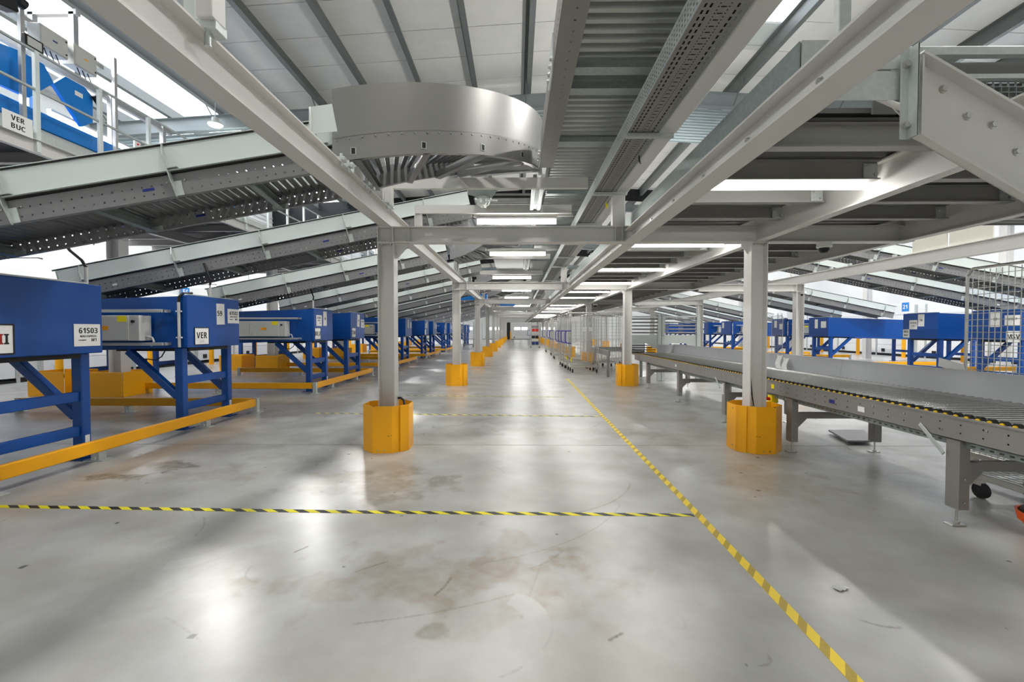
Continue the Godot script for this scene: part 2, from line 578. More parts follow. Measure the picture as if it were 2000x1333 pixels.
func slab_mesh(x0: float, x1: float, a: float, b: float) -> ArrayMesh:
	var m := MB.new().box(Vector3((x0 + x1) / 2, -0.025, -(a + b) / 2), Vector3(x1 - x0, 0.05, b - a))
	var u1 := PackedVector2Array()
	var u2 := PackedVector2Array()
	for p in m.v:
		u1.append(Vector2(p.x, -p.z))
		u2.append(Vector2((p.x + 6.0) / 12.0, -p.z / 12.0))
	var arr := []
	arr.resize(Mesh.ARRAY_MAX)
	arr[Mesh.ARRAY_VERTEX] = m.v
	arr[Mesh.ARRAY_NORMAL] = m.n
	arr[Mesh.ARRAY_TEX_UV] = u1
	arr[Mesh.ARRAY_TEX_UV2] = u2
	var am := ArrayMesh.new()
	am.add_surface_from_arrays(Mesh.PRIMITIVE_TRIANGLES, arr)
	return am

func dock_door(n: int, at: Vector3, turn: float, w: float, h: float, label: String) -> void:
	var o := thing("door_%d" % n, label, "door", at, turn)
	structure(o)
	var k := 5
	for i in k:
		part("panel", o, MB.new().box(Vector3(0, 0.05 + h / k * (i + 0.5), 0.03), Vector3(w, h / k - 0.012, 0.06), Basis(), 0.006).done(), "door_white")
	for s in [-1.0, 1.0]:
		part("pane", o, MB.new().box(Vector3(s * w * 0.175, h * 0.62, 0.065), Vector3(w * 0.27, h * 0.14, 0.02), Basis(), 0.005).done(), "window_glow", Transform3D(), "bright plastic window")
		part("track", o, MB.new().box(Vector3(s * (w / 2 + 0.05), h / 2, 0.04), Vector3(0.09, h, 0.08)).done(), "galv")
	part("seal", o, MB.new().box(Vector3(0, 0.03, 0.04), Vector3(w, 0.06, 0.07)).done(), "rubber")
	part("vent", o, MB.new().box(Vector3(-w * 0.32, 0.28, 0.07), Vector3(0.2, 0.16, 0.04)).done(), "black", Transform3D(), "black square buffer")

func doors() -> void:
	var n := 1
	for x in [[0.63, "white sectional loading door straight ahead at the end of the aisle"], [-3.5, "white sectional loading door in end wall, left of the dark gap"], [-7.4, "white sectional loading door in end wall behind far blue conveyors"], [4.6, "white sectional loading door in end wall behind the wire roll cages"]]:
		dock_door(n, W(x[0], 0, D1), 0, 3.0, 2.5, x[1])
		n += 1
	for k in 12:
		var d := 4.36 + BAY * 0.5 * k
		dock_door(n, W(XL, 0, d), PI / 2, 2.3, 2.6, "white sectional dock door in left wall, %s from the camera" % ORD[k])
		n += 1
	for k in 12:
		var d := 9.0 + BAY * 0.5 * k
		dock_door(n, W(XR, 0, d), -PI / 2, 2.3, 2.6, "white sectional dock door in right wall, %s from the camera" % ORD[k])
		n += 1
	var gap := thing("wall_panel", "tall black strip panel beside the loading door at the aisle's end", "panel", W(-1.18, 0, D1))
	part("board", gap, MB.new().box(Vector3(0, 1.25, 0.06), Vector3(0.5, 2.5, 0.12), Basis(), 0.01).done(), "black")
	part("trim", gap, MB.new().box(Vector3(0.3, 1.25, 0.06), Vector3(0.08, 2.5, 0.14), Basis(), 0.01).done(), "galv")

func ceiling() -> void:
	var c := thing("ceiling", "white lined pitched roof with grey purlins running along the hall", "ceiling")
	structure(c)
	var pitch := 1.15
	var d := D0 - 0.2
	var i := 0
	var slope := 0.06
	var ys := Vector3(1, slope, 0).normalized()
	# sky strips: left along the whole roof, one short strip right of the ridge
	while d < D1:
		var e := minf(d + pitch, D1 + 0.2)
		var mid := -(d + e) / 2
		var lens := e - d - 0.022
		for seg in [[XL - 0.3, -12.5], [-8.75, RIDGE], [RIDGE, 5.6], [5.6, 6.8], [6.8, 14.6], [18.6, XR + 0.3]]:
			if seg[0] == 5.6 and d > 5.0 and d < 11.2:
				continue
			var a: float = seg[0]
			var b: float = seg[1]
			var left := b <= RIDGE
			var bx := Vector3(1, slope if left else -slope, 0).normalized()
			var by := Vector3(-bx.y, bx.x, 0)
			var mx := (a + b) / 2
			part("roof_panel", c, MB.new().box(Vector3(mx, roof_y(mx) + 0.06, mid), Vector3((b - a) / bx.x + 0.002, 0.12, lens), Basis(bx, by, Vector3(0, 0, 1))).done(), "roof_white")
		d += pitch
		i += 1
	# seam ribs over the panel joints (closes the gaps from above)
	var cap := MB.new()
	for s in [[XL - 0.3, -12.5], [-8.75, RIDGE], [RIDGE, 5.6], [6.8, 14.6], [18.6, XR + 0.3]]:
		var mx: float = (s[0] + s[1]) / 2
		var left: bool = s[1] <= RIDGE
		var bx := Vector3(1, slope if left else -slope, 0).normalized()
		cap.box(Vector3(mx, roof_y(mx) + 0.15, -(D0 + D1) / 2), Vector3(s[1] - s[0], 0.04, D1 - D0 + 0.4), Basis(bx, Vector3(-bx.y, bx.x, 0), Vector3(0, 0, 1)))
	for s in [[D0 - 0.2, 5.0], [11.3, D1 + 0.2]]:
		cap.box(Vector3(6.2, roof_y(6.2) + 0.15, -(s[0] + s[1]) / 2), Vector3(1.2, 0.04, s[1] - s[0]), Basis(Vector3(1, -slope, 0).normalized(), Vector3(slope, 1, 0).normalized(), Vector3(0, 0, 1)))
	part("outer_sheet", c, cap.done(), "galv_sheet")
	# purlins: Z sections along the hall
	var zp := PackedVector2Array([Vector2(-0.12, 0), Vector2(0.01, 0), Vector2(0.01, 0.33), Vector2(0.09, 0.33), Vector2(0.09, 0.34), Vector2(-0.01, 0.34), Vector2(-0.01, 0.014), Vector2(-0.12, 0.014)])
	var x := 0.27 - 1.53 * 8
	while x < XR:
		if x > XL:
			part("purlin", c, MB.new().prism(zp, T3(W(x + 0.03, roof_y(x) - 0.345, D0), ALONG_D), 0, D1 - D0).done(), "purlin_grey")
		x += 1.53
	# rafters across the hall with ribbed sheet below them as a smoke barrier
	for k in range(-1, 6):
		var rd := 13.75 + 2 * BAY * k
		var r := MB.new()
		for s in [[XL, RIDGE], [RIDGE, XR]]:
			var a := Vector3(s[0], roof_y(s[0]) - 0.77, -rd)
			var b := Vector3(s[1], roof_y(s[1]) - 0.77, -rd)
			var ex := (b - a).normalized()
			r.prism(ipoly(0.2, 0.42, 0.015, 0.012), Transform3D(Basis(Vector3(0, 0, -1), Vector3(-ex.y, ex.x, 0), ex), a), 0, (b - a).length())
		part("rafter", c, r.done(), "rafter_grey")
		# fly braces
		if k >= 0 and k < 2:
			var bx := 0.27 - 1.53 * 8
			while bx < XR:
				if bx > XL:
					part("fly_brace", c, MB.new().cyl(Vector3(bx, roof_y(bx) - 0.25, -rd + 0.7), Vector3(bx, roof_y(bx) - 0.72, -rd + 0.1), 0.018, 6).done(), "purlin_grey")
				bx += 3.06
	for k in [0]:
		var rd: float = 13.85 + 2 * BAY * k
		var b := MB.new()
		for s in [[XL, RIDGE], [RIDGE, XR]]:
			for j in 12:
				var y := -0.78 - j * 0.085
				var a := Vector3(s[0], roof_y(s[0]) + y, -rd)
				var e := Vector3(s[1], roof_y(s[1]) + y, -rd)
				var ex := (e - a).normalized()
				var t := Transform3D(Basis(Vector3(0, 0, -1), Vector3(-ex.y, ex.x, 0), ex), a)
				b.prism(PackedVector2Array([Vector2(0, 0), Vector2(0.004, -0.0), Vector2(0.004, -0.05), Vector2(0.03, -0.06), Vector2(0.03, -0.075), Vector2(0.0, -0.085), Vector2(-0.004, -0.083), Vector2(0.024, -0.073), Vector2(0.024, -0.062), Vector2(0.0, -0.052)]), t, 0, (e - a).length())
		solo("smoke_curtain", b.done(), "curtain_galv", "ribbed galvanised smoke curtain hanging across the roof below the rafter", "smoke curtain")
	for k in 3:
		var rd: float = 24.0 + 3 * BAY * k
		var o := thing("smoke_curtain", "dark charcoal smoke curtain across the roof, %s from the camera" % ORD[k], "smoke curtain", Vector3.ZERO, 0, "dark smoke curtains under the roof")
		for s in [[XL, RIDGE], [RIDGE, XR]]:
			part("cloth", o, MB.new().prism(PackedVector2Array([Vector2(s[0], roof_y(s[0]) - 0.02), Vector2(s[1], roof_y(s[1]) - 0.02), Vector2(s[1], roof_y(s[1]) - (0.9 if s[0] < 0 else 0.64)), Vector2(s[0], roof_y(s[0]) - (1.3 if s[0] < 0 else 0.64))]), T3(Vector3(0, 0, -rd)), -0.02, 0.02).done(), "navy_black")
		for s in [[XL, RIDGE], [RIDGE, XR]]:
			var a := Vector3(s[0], roof_y(s[0]) - 0.5, -rd - 0.06)
			var e := Vector3(s[1], roof_y(s[1]) - 0.5, -rd - 0.06)
			part("carrier_rail", o, MB.new().cyl(a, e, 0.04, 6).done(), "purlin_grey")
	# rooflight panes
	var wn := 1
	for s in [[-12.5, -8.75, D0, D1, "long bright rooflight strip along the left side of the roof"], [14.6, 18.6, D0, D1, "long bright rooflight strip along the right side of the roof"], [5.6, 6.8, 4.9, 11.3, "single bright rooflight right of the ridge above the mezzanine"]]:
		var o := thing("window_%d" % wn, s[4], "rooflight")
		structure(o)
		wn += 1
		var left: bool = s[1] <= RIDGE
		var bx := Vector3(1, slope if left else -slope, 0).normalized()
		var mx: float = (s[0] + s[1]) / 2
		part("pane", o, MB.new().box(Vector3(mx, roof_y(mx) + 0.1, -(s[2] + s[3]) / 2), Vector3(s[1] - s[0], 0.02, s[3] - s[2]), Basis(bx, Vector3(-bx.y, bx.x, 0), Vector3(0, 0, 1))).done(), "pane")
	# high-bay lamps under the roof: one in view, the rest added as fill light
	var rows := {}
	for p in [[-8.7, 1.2], [-8.7, 7.2], [-8.7, 13.22], [-8.7, 19.2], [-8.7, 25.2], [-0.4, 2.0], [-0.4, 6.8], [6.5, 3.5], [6.5, 8.5], [13.5, 7.2], [13.5, 13.2], [13.5, 19.2], [13.5, 25.2], [-8.7, 37], [13.5, 37], [-8.7, 49], [13.5, 49], [-0.4, 30], [-0.4, 40], [-0.4, 54], [6.5, 30], [6.5, 40], [6.5, 54]]:
		var y := roof_y(p[0]) - 0.86
		var side: String = "left of" if p[0] < -5 else ("over" if p[0] < 3 else ("right of" if p[0] < 9 else "far right of"))
		var o := thing("high_bay_lamp", "round high-bay roof lamp %s the aisle, %s of its row from the camera" % [side, ORD[rows.get(side, 0)]], "lamp", W(p[0], y, p[1]), 0, "high-bay lamps")
		rows[side] = rows.get(side, 0) + 1
		part("housing", o, MB.new().lathe([Vector2(0.0, 0.2), Vector2(0.09, 0.2), Vector2(0.1, 0.08), Vector2(0.2, 0.03), Vector2(0.2, 0.0), Vector2(0.0, 0.0)], Vector3.ZERO).done(), "cabinet_grey")
		part("lens", o, MB.new().lathe([Vector2(0.185, 0.0), Vector2(0.17, -0.03), Vector2(0.0, -0.05)], Vector3.ZERO).done(), "lamp_glow")
		part("hanger", o, MB.new().cyl(Vector3(0, 0.2, 0), Vector3(0, 0.62, 0), 0.012, 6).done(), "galv")
		area_light(o, Vector3(0, -0.07, 0), 0.5, 0.5, 10.0 if p[0] > -1.0 and p[0] < 1.0 else (14.0 if p[1] < 8.0 else 19.0), Color(1, 0.99, 0.975))

# ---------------------------------------------------------------- mezzanine steel
const LX := -1.47
const RX := 2.705
const FX := 6.85
const BX := 1.285     # right edge beam of the open aisle

func column_mesh(h: float) -> Mesh:
	var key := "col%.2f" % h
	if not cache.has(key):
		cache[key] = MB.new().prism(ipoly(0.17, 0.185, 0.013, 0.011), Transform3D(Basis(Vector3(0, 0, 1), Vector3(1, 0, 0), Vector3(0, 1, 0)), Vector3(-0.0925, 0, 0)), 0, h).done()
	return cache[key]

func steelwork() -> void:
	var top := 2.335
	var rows := [[LX, "left", 10], [RX, "right", 10], [FX, "outer right", 10]]
	for r in rows:
		for k in r[2]:
			var d: float = 5.2 + BAY * k
			var h: float = top if r[0] < 5 else 2.283
			var o := thing("steel_column", "pale grey steel column in the %s row, %s from the camera" % [r[1], ORD[k]], "column", W(r[0], 0, d), 0, "mezzanine columns")
			part("shaft", o, column_mesh(h - 0.012), "steel_paint", T3(Vector3(0, 0.012, 0)))
			part("base_plate", o, MB.new().box(Vector3(0, 0.006, 0), Vector3(0.3, 0.012, 0.3)).done(), "steel_paint")
			part("gusset", o, MB.new().prism(PackedVector2Array([Vector2(0.0925, h - 0.17), Vector2(0.0925, h), Vector2(0.25, h), Vector2(0.25, h - 0.02), Vector2(0.115, h - 0.17)]) if r[0] < 2 else PackedVector2Array([Vector2(-0.0925, h - 0.13), Vector2(-0.0925, h), Vector2(-0.17, h), Vector2(-0.17, h - 0.03)]), Transform3D(), -0.006, 0.006).done(), "steel_paint")
			for s in [-1.0, 1.0]:
				part("stiffener", o, MB.new().box(Vector3(0, h - 0.008, s * 0.048), Vector3(0.18, 0.012, 0.08)).done(), "steel_paint")
			if k < 3:
				for s in [-0.05, 0.05]:
					part("bolt", o, bolt_mesh(), "zinc", Transform3D(Basis(Vector3.RIGHT, PI / 2), Vector3(s, h - 0.016, 0.06)))
			if r[0] == RX and k == 0:
				part("cable", o, MB.new().tube([Vector3(-0.05, 0.5, 0.092), Vector3(-0.04, 0.62, 0.03), Vector3(-0.055, 0.9, 0.012), Vector3(-0.06, 1.0, 0.012)], 0.006).done(), "black")
				part("cable_clip", o, MB.new().box(Vector3(-0.05, 0.66, 0.02), Vector3(0.05, 0.015, 0.02)).done(), "galv")
			if r[0] == LX and k == 0:
				part("cable", o, MB.new().tube([Vector3(0.09, 0.56, -0.06), Vector3(0.13, 0.565, -0.05), Vector3(0.17, 0.54, -0.02), Vector3(0.19, 0.49, 0.02), Vector3(0.2, 0.4, 0.02)], 0.013, 8).done(), "black")
			# yellow column guard
			if not (r[0] > 5 and k > 6):
				guard(W(r[0], 0, d), "yellow octagonal guard around the foot of the %s %s column" % [ORD[k], r[1]], k)
	# cross beams
	for k in 10:
		var d: float = 5.2 + BAY * k
		var o := thing("cross_beam", "pale grey cross beam over the aisle on the %s pair of columns" % ORD[k], "beam", W(0, 0, d), 0, "cross beams")
		var xe := 4.42
		part("section", o, MB.new().prism(ipoly(0.14, 0.18, 0.011, 0.008), Transform3D(ALONG_X, Vector3(LX - 0.1, top, 0)), 0, xe - LX + 0.1).done(), "steel_paint")
		for x in [LX - 0.095, LX + 0.075, LX + 0.255, BX - 0.18, BX - 0.1]:
			for s in [-1.0, 1.0]:
				part("stiffener", o, MB.new().box(Vector3(x, top + 0.09, s * 0.037), Vector3(0.01, 0.16, 0.064)).done(), "steel_paint")
		if k < 3:
			for x in [LX - 0.05, LX + 0.0, LX + 0.21]:
				part("bolt", o, bolt_mesh(), "zinc", Transform3D(Basis(Vector3.RIGHT, -PI / 2), Vector3(x, top + 0.012, 0.045)))
			paper("sticker", o, 0.09, 0.03, T3(Vector3(LX + 0.47, top + 0.1, 0.006)), [])
	# outer cross beams between right row and outer row
	for k in range(1, 10):
		var d: float = 5.2 + BAY * k
		var o := thing("cross_beam", "pale grey outer cross beam right of the mezzanine, %s frame from the camera" % ORD[k], "beam", W(0, 0, d), 0, "outer cross beams")
		part("section", o, MB.new().prism(ipoly(0.14, 0.18, 0.011, 0.008), Transform3D(ALONG_X, Vector3(4.43, top - 0.05, 0)), 0, FX + 0.1 - 4.43).done(), "steel_paint")
		for x in [FX - 0.09, FX + 0.09]:
			for s in [-1.0, 1.0]:
				part("stiffener", o, MB.new().box(Vector3(x, top + 0.04, s * 0.037), Vector3(0.01, 0.16, 0.064)).done(), "steel_paint")
	# beams along the aisle
	var far := 62.0
	var lb := thing("long_beam", "long pale grey beam running down the left side of the aisle on top of the cross beams", "beam")
	part("section", lb, MB.new().prism(ipoly(0.13, 0.2, 0.012, 0.009), T3(W(LX - 0.005, top + 0.18, -0.6), ALONG_D), 0, far).done(), "steel_paint")
	for d in [5.0, 5.15, 4.45, 4.3, 3.85, 3.7, 10.9, 11.1]:
		part("clamp", lb, MB.new().box(W(LX + 0.055, top + 0.395, d), Vector3(0.07, 0.03, 0.06), Basis(), 0.004).cyl(W(LX + 0.055, top + 0.34, d), W(LX + 0.055, top + 0.44, d), 0.012, 6).done(), "galv")
	part("clamp", lb, MB.new().box(W(LX + 0.06, top + 0.40, 2.12), Vector3(0.1, 0.05, 0.09), Basis(), 0.005).cyl(W(LX + 0.06, top + 0.31, 2.1), W(LX + 0.06, top + 0.46, 2.1), 0.016, 6).done(), "galv")
	var rb := thing("long_beam", "pale grey bolted edge beam along the right side of the open aisle", "beam")
	for k in 11:
		var a := -0.6 if k == 0 else 5.2 + BAY * (k - 1) + 0.08
		var b := 5.2 + BAY * k - 0.08
		part("section", rb, MB.new().prism(ipoly(0.15, 0.14, 0.012, 0.01), T3(W(BX, top - 0.006, a), ALONG_D), 0, b - a).done(), "steel_paint")
	for k in 26:
		var d := 1.36 + k * 0.597
		part("bolt", rb, bolt_mesh(), "zinc", Transform3D(Basis(Vector3.UP, -PI / 2), W(BX - 0.005, top + 0.062, d)))
		if k < 12:
			part("bolt", rb, bolt_mesh(), "zinc", Transform3D(Basis(Vector3.UP, PI / 2), W(BX + 0.006, top + 0.062, d)))
	for e in [[RX + 0.0, 0.10, 2.2, 62.0, "pale grey mezzanine beam over the right column row"], [4.32, 0.10, 2.2, 62.0, "pale grey mezzanine beam along the outer edge of the tube-lit bays"]]:
		var o := thing("long_beam", e[4], "beam")
		part("section", o, MB.new().prism(ipoly(e[1], 0.26, 0.012, 0.009), T3(W(e[0], top + 0.0, e[2]), ALONG_D), 0, e[3] - e[2]).done(), "steel_paint")
	var ob := thing("long_beam", "pale grey beam on top of the outer right columns carrying cream boards", "beam")
	part("section", ob, MB.new().prism(ipoly(0.13, 0.2, 0.012, 0.009), T3(W(FX, top + 0.13, 1.0), ALONG_D), 0, 56.0).done(), "steel_paint")
	for k in 5:
		part("clamp", ob, MB.new().box(W(FX - 0.05, top + 0.35, 8.3 + k * 0.55), Vector3(0.06, 0.04, 0.05), Basis(), 0.004).done(), "galv")
	for s in [[7.32, 7.97, "smaller cream board standing on the outer beam"], [6.62, 7.30, "larger cream board standing on the outer beam"]]:
		var o := thing("board", s[2], "board", Vector3.ZERO, 0, "cream boards on the outer beam")
		part("panel", o, MB.new().box(W(FX - 0.02, top + 0.33 + 0.21, (s[0] + s[1]) / 2), Vector3(0.02, 0.42, s[1] - s[0] - 0.02), Basis(), 0.003).done(), "cream_board")
		part("bracket", o, MB.new().box(W(FX + 0.01, top + 0.35, s[0] + 0.1), Vector3(0.04, 0.06, 0.04)).done(), "galv")
	decking(top, rb)

func octagon(r: float, inner: float, y0: float, y1: float, m: MB, from := 0, to := 8) -> void:
	for i in range(from, to):
		var t0 := PI / 8 + i * PI / 4
		var t1 := t0 + PI / 4
		var a := Vector3(cos(t0), 0, sin(t0))
		var b := Vector3(cos(t1), 0, sin(t1))
		var o := a + b
		var y := Vector3(0, y0, 0)
		var z := Vector3(0, y1, 0)
		m.quad(a * r + y, b * r + y, b * r + z, a * r + z, o)
		m.quad(a * inner + y, b * inner + y, b * inner + z, a * inner + z, -o)
		m.quad(a * r + z, b * r + z, b * inner + z, a * inner + z, Vector3.UP)
		m.quad(a * r + y, b * r + y, b * inner + y, a * inner + y, Vector3.DOWN)

func guard(at: Vector3, label: String, k: int) -> void:
	var o := thing("column_guard", label, "column guard", at, 0, "yellow column guards")
	for h in 2:
		var key := "guard%d" % h
		if not cache.has(key):
			var m := MB.new()
			octagon(0.279, 0.275, 0.0, 0.515, m, h * 4, h * 4 + 4)
			cache[key] = m.done()
		part("shell", o, cache[key], "yellow")
	if k < 3:
		var sx := 1.0 if at.x < 0 else -1.0
		part("seam_strip", o, MB.new().box(Vector3(sx * 0.215, 0.2575, 0.17), Vector3(0.008, 0.515, 0.09), Basis(Vector3.UP, -sx * PI / 4), 0.002).done(), "yellow")
		for p in [[-0.05, 0.03], [0.02, 0.03]]:
			part("bolt", o, rivet_mesh(), "zinc", T3(Vector3(p[0] * sx, p[1], 0.2585)))
		for y in [0.05, 0.47]:
			part("bolt", o, rivet_mesh(), "zinc", Transform3D(Basis(Vector3.UP, sx * PI / 2), Vector3(sx * 0.2585, y, 0.04)))
		part("scuff", o, MB.new().box(Vector3(0.07 * sx, 0.19, 0.258), Vector3(0.03, 0.004, 0.002)).box(Vector3(0.1 * sx, 0.195, 0.258), Vector3(0.012, 0.005, 0.002)).box(Vector3(-0.09 * sx, 0.512, 0.258), Vector3(0.02, 0.006, 0.003)).done(), "black", Transform3D(), "dark scuff marks")

func decking(top: float, rb: Node3D) -> void:
	# deck sheets, joists and batten lights under the right mezzanine
	var dk := thing("mezzanine_deck", "dark ribbed mezzanine deck on joists above the right side of the aisle", "deck")
	var prof := func(x0: float, x1: float, d0: float, d1: float, y: float, pitch: float, hh: float) -> ArrayMesh:
		var m := MB.new()
		var d := d0
		while d < d1:
			var q := [[0.0, 0.0], [0.38, 0.0], [0.5, hh], [0.88, hh], [1.0, 0.0]]
			for i in 4:
				m.quad(W(x0, y + q[i][1], d + q[i][0] * pitch), W(x1, y + q[i][1], d + q[i][0] * pitch), W(x1, y + q[i + 1][1], d + q[i + 1][0] * pitch), W(x0, y + q[i + 1][1], d + q[i + 1][0] * pitch), Vector3.DOWN)
			d += pitch
		return m.done()
	cache.rib = prof
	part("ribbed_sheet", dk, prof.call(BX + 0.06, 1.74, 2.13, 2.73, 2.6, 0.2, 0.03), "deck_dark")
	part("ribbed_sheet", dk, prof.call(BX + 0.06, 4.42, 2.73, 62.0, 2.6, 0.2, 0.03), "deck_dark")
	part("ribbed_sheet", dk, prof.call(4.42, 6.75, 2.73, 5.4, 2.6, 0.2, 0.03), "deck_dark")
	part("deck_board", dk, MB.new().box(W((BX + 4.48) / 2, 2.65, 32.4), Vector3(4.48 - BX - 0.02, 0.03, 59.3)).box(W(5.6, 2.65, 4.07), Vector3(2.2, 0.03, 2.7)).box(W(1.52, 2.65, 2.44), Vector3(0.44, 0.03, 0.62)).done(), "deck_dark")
	part("kick_plate", rb, MB.new().box(W(BX + 0.005, 2.57, 32.07), Vector3(0.006, 0.19, 59.9)).done(), "galv_dark", Transform3D(), "galvanised edge plate")
	var fa := thing("fascia_plate", "galvanised end plates closing the near edge of the mezzanine deck", "plate")
	part("upper_plate", fa, MB.new().box(W(BX + 0.23, 2.6, 2.115), Vector3(0.44, 0.13, 0.006)).done(), "galv")
	part("lower_plate", fa, MB.new().box(W(BX + 0.27, 2.46, 2.115), Vector3(0.36, 0.13, 0.006)).done(), "galv")
	var zones := [[BX + 0.08, RX - 0.052, "left", 0], [RX + 0.052, 4.268, "right", 1], [4.372, 6.7, "outer", 2]]
	for b in zones:
		var w: float = b[1] - b[0]
		var jm := MB.new().prism(ipoly(0.08, 0.145, 0.01, 0.007), Transform3D(ALONG_X, Vector3(-w / 2, 0, 0)), 0, w - 0.004).done()
		for bay in (9 if b[3] < 2 else 1):
			var o := thing("joist_set", "grey steel joists under the mezzanine, %s strip, %s bay from the camera" % [b[2], ORD[bay]], "joists", W((b[0] + b[1]) / 2, top + 0.115, 0), 0, "mezzanine joists")
			for q in 9:
				var d: float = 5.2 + BAY * (bay - 1) + 0.5965 * (q + 1)
				if d < 2.7:
					continue
				part("joist", o, jm, "joist_grey", T3(W(0, 0, d)))
				if bay < 2 and b[3] < 2:
					part("cleat", o, MB.new().box(W(w / 2 - 0.06, 0.065, d - 0.012), Vector3(0.1, 0.11, 0.012)).cyl(W(w / 2 - 0.08, 0.09, d - 0.018), W(w / 2 - 0.08, 0.09, d - 0.035), 0.013, 6).cyl(W(w / 2 - 0.03, 0.04, d - 0.018), W(w / 2 - 0.03, 0.04, d - 0.035), 0.013, 6).done(), "galv")
	for k in 18:
		var d := 3.5 + 2.386 * k
		var o := thing("batten_light", "white tube light between mezzanine joists, %s from the camera" % (ORD[k] if k < 14 else ["fifteenth", "sixteenth", "seventeenth", "eighteenth"][k - 14]), "light", W(1.985, 2.42, d), 0, "mezzanine tube lights")
		part("housing", o, MB.new().box(Vector3(0, 0.065, 0), Vector3(1.36, 0.04, 0.07), Basis(), 0.008).done(), "cabinet_grey")
		part("tube", o, MB.new().cyl(Vector3(-0.66, 0.012, 0), Vector3(0.66, 0.012, 0), 0.02, 10).done(), "tube_light")
		part("hanger", o, MB.new().box(Vector3(-0.55, 0.13, 0), Vector3(0.03, 0.1, 0.06)).box(Vector3(0.55, 0.13, 0), Vector3(0.03, 0.1, 0.06)).done(), "galv")
		area_light(o, Vector3(0, -0.024, 0), 1.3, 0.05, 0.6, Color(1, 0.99, 0.975))
	for k in 9:  # added uplights, out of view, put in to brighten the roof
		var o := thing("added_uplight", "added white uplight brightening the roof from the mezzanine deck, %s from the camera" % ORD[k], "light", W(2.9, 2.668, 4.6 + BAY * k), 0, "added uplights on the mezzanine deck")
		part("housing", o, MB.new().box(Vector3(0, 0.03, 0), Vector3(0.12, 0.06, 1.4), Basis(), 0.006).done(), "cabinet_grey")
		part("tube", o, MB.new().cyl(Vector3(0, 0.09, -0.65), Vector3(0, 0.09, 0.65), 0.028, 10).done(), "tube_light")
		area_light(o, Vector3(0, 0.13, 0), 0.06, 1.3, 6.0, Color(1, 0.99, 0.97), PI / 2)
	# safety camera domes under the deck
	for p in [[3.47, 2.335, 5.2, "white dome camera under the first mezzanine cross beam"], [6.95, 2.285, 11.165, "white dome camera beside the second outer column"], [2.95, 2.335, 17.13, "white dome camera under the third mezzanine cross beam"]]:
		var o := thing("dome_camera", p[3], "camera", W(p[0], p[1], p[2]))
		part("housing", o, MB.new().lathe([Vector2(0, 0), Vector2(0.075, 0), Vector2(0.08, -0.05), Vector2(0.06, -0.06), Vector2(0, -0.06)], Vector3.ZERO).done(), "paper")
		part("dome", o, MB.new().lathe([Vector2(0.055, -0.058), Vector2(0.052, -0.085), Vector2(0.035, -0.11), Vector2(0, -0.118)], Vector3.ZERO).done(), "black")

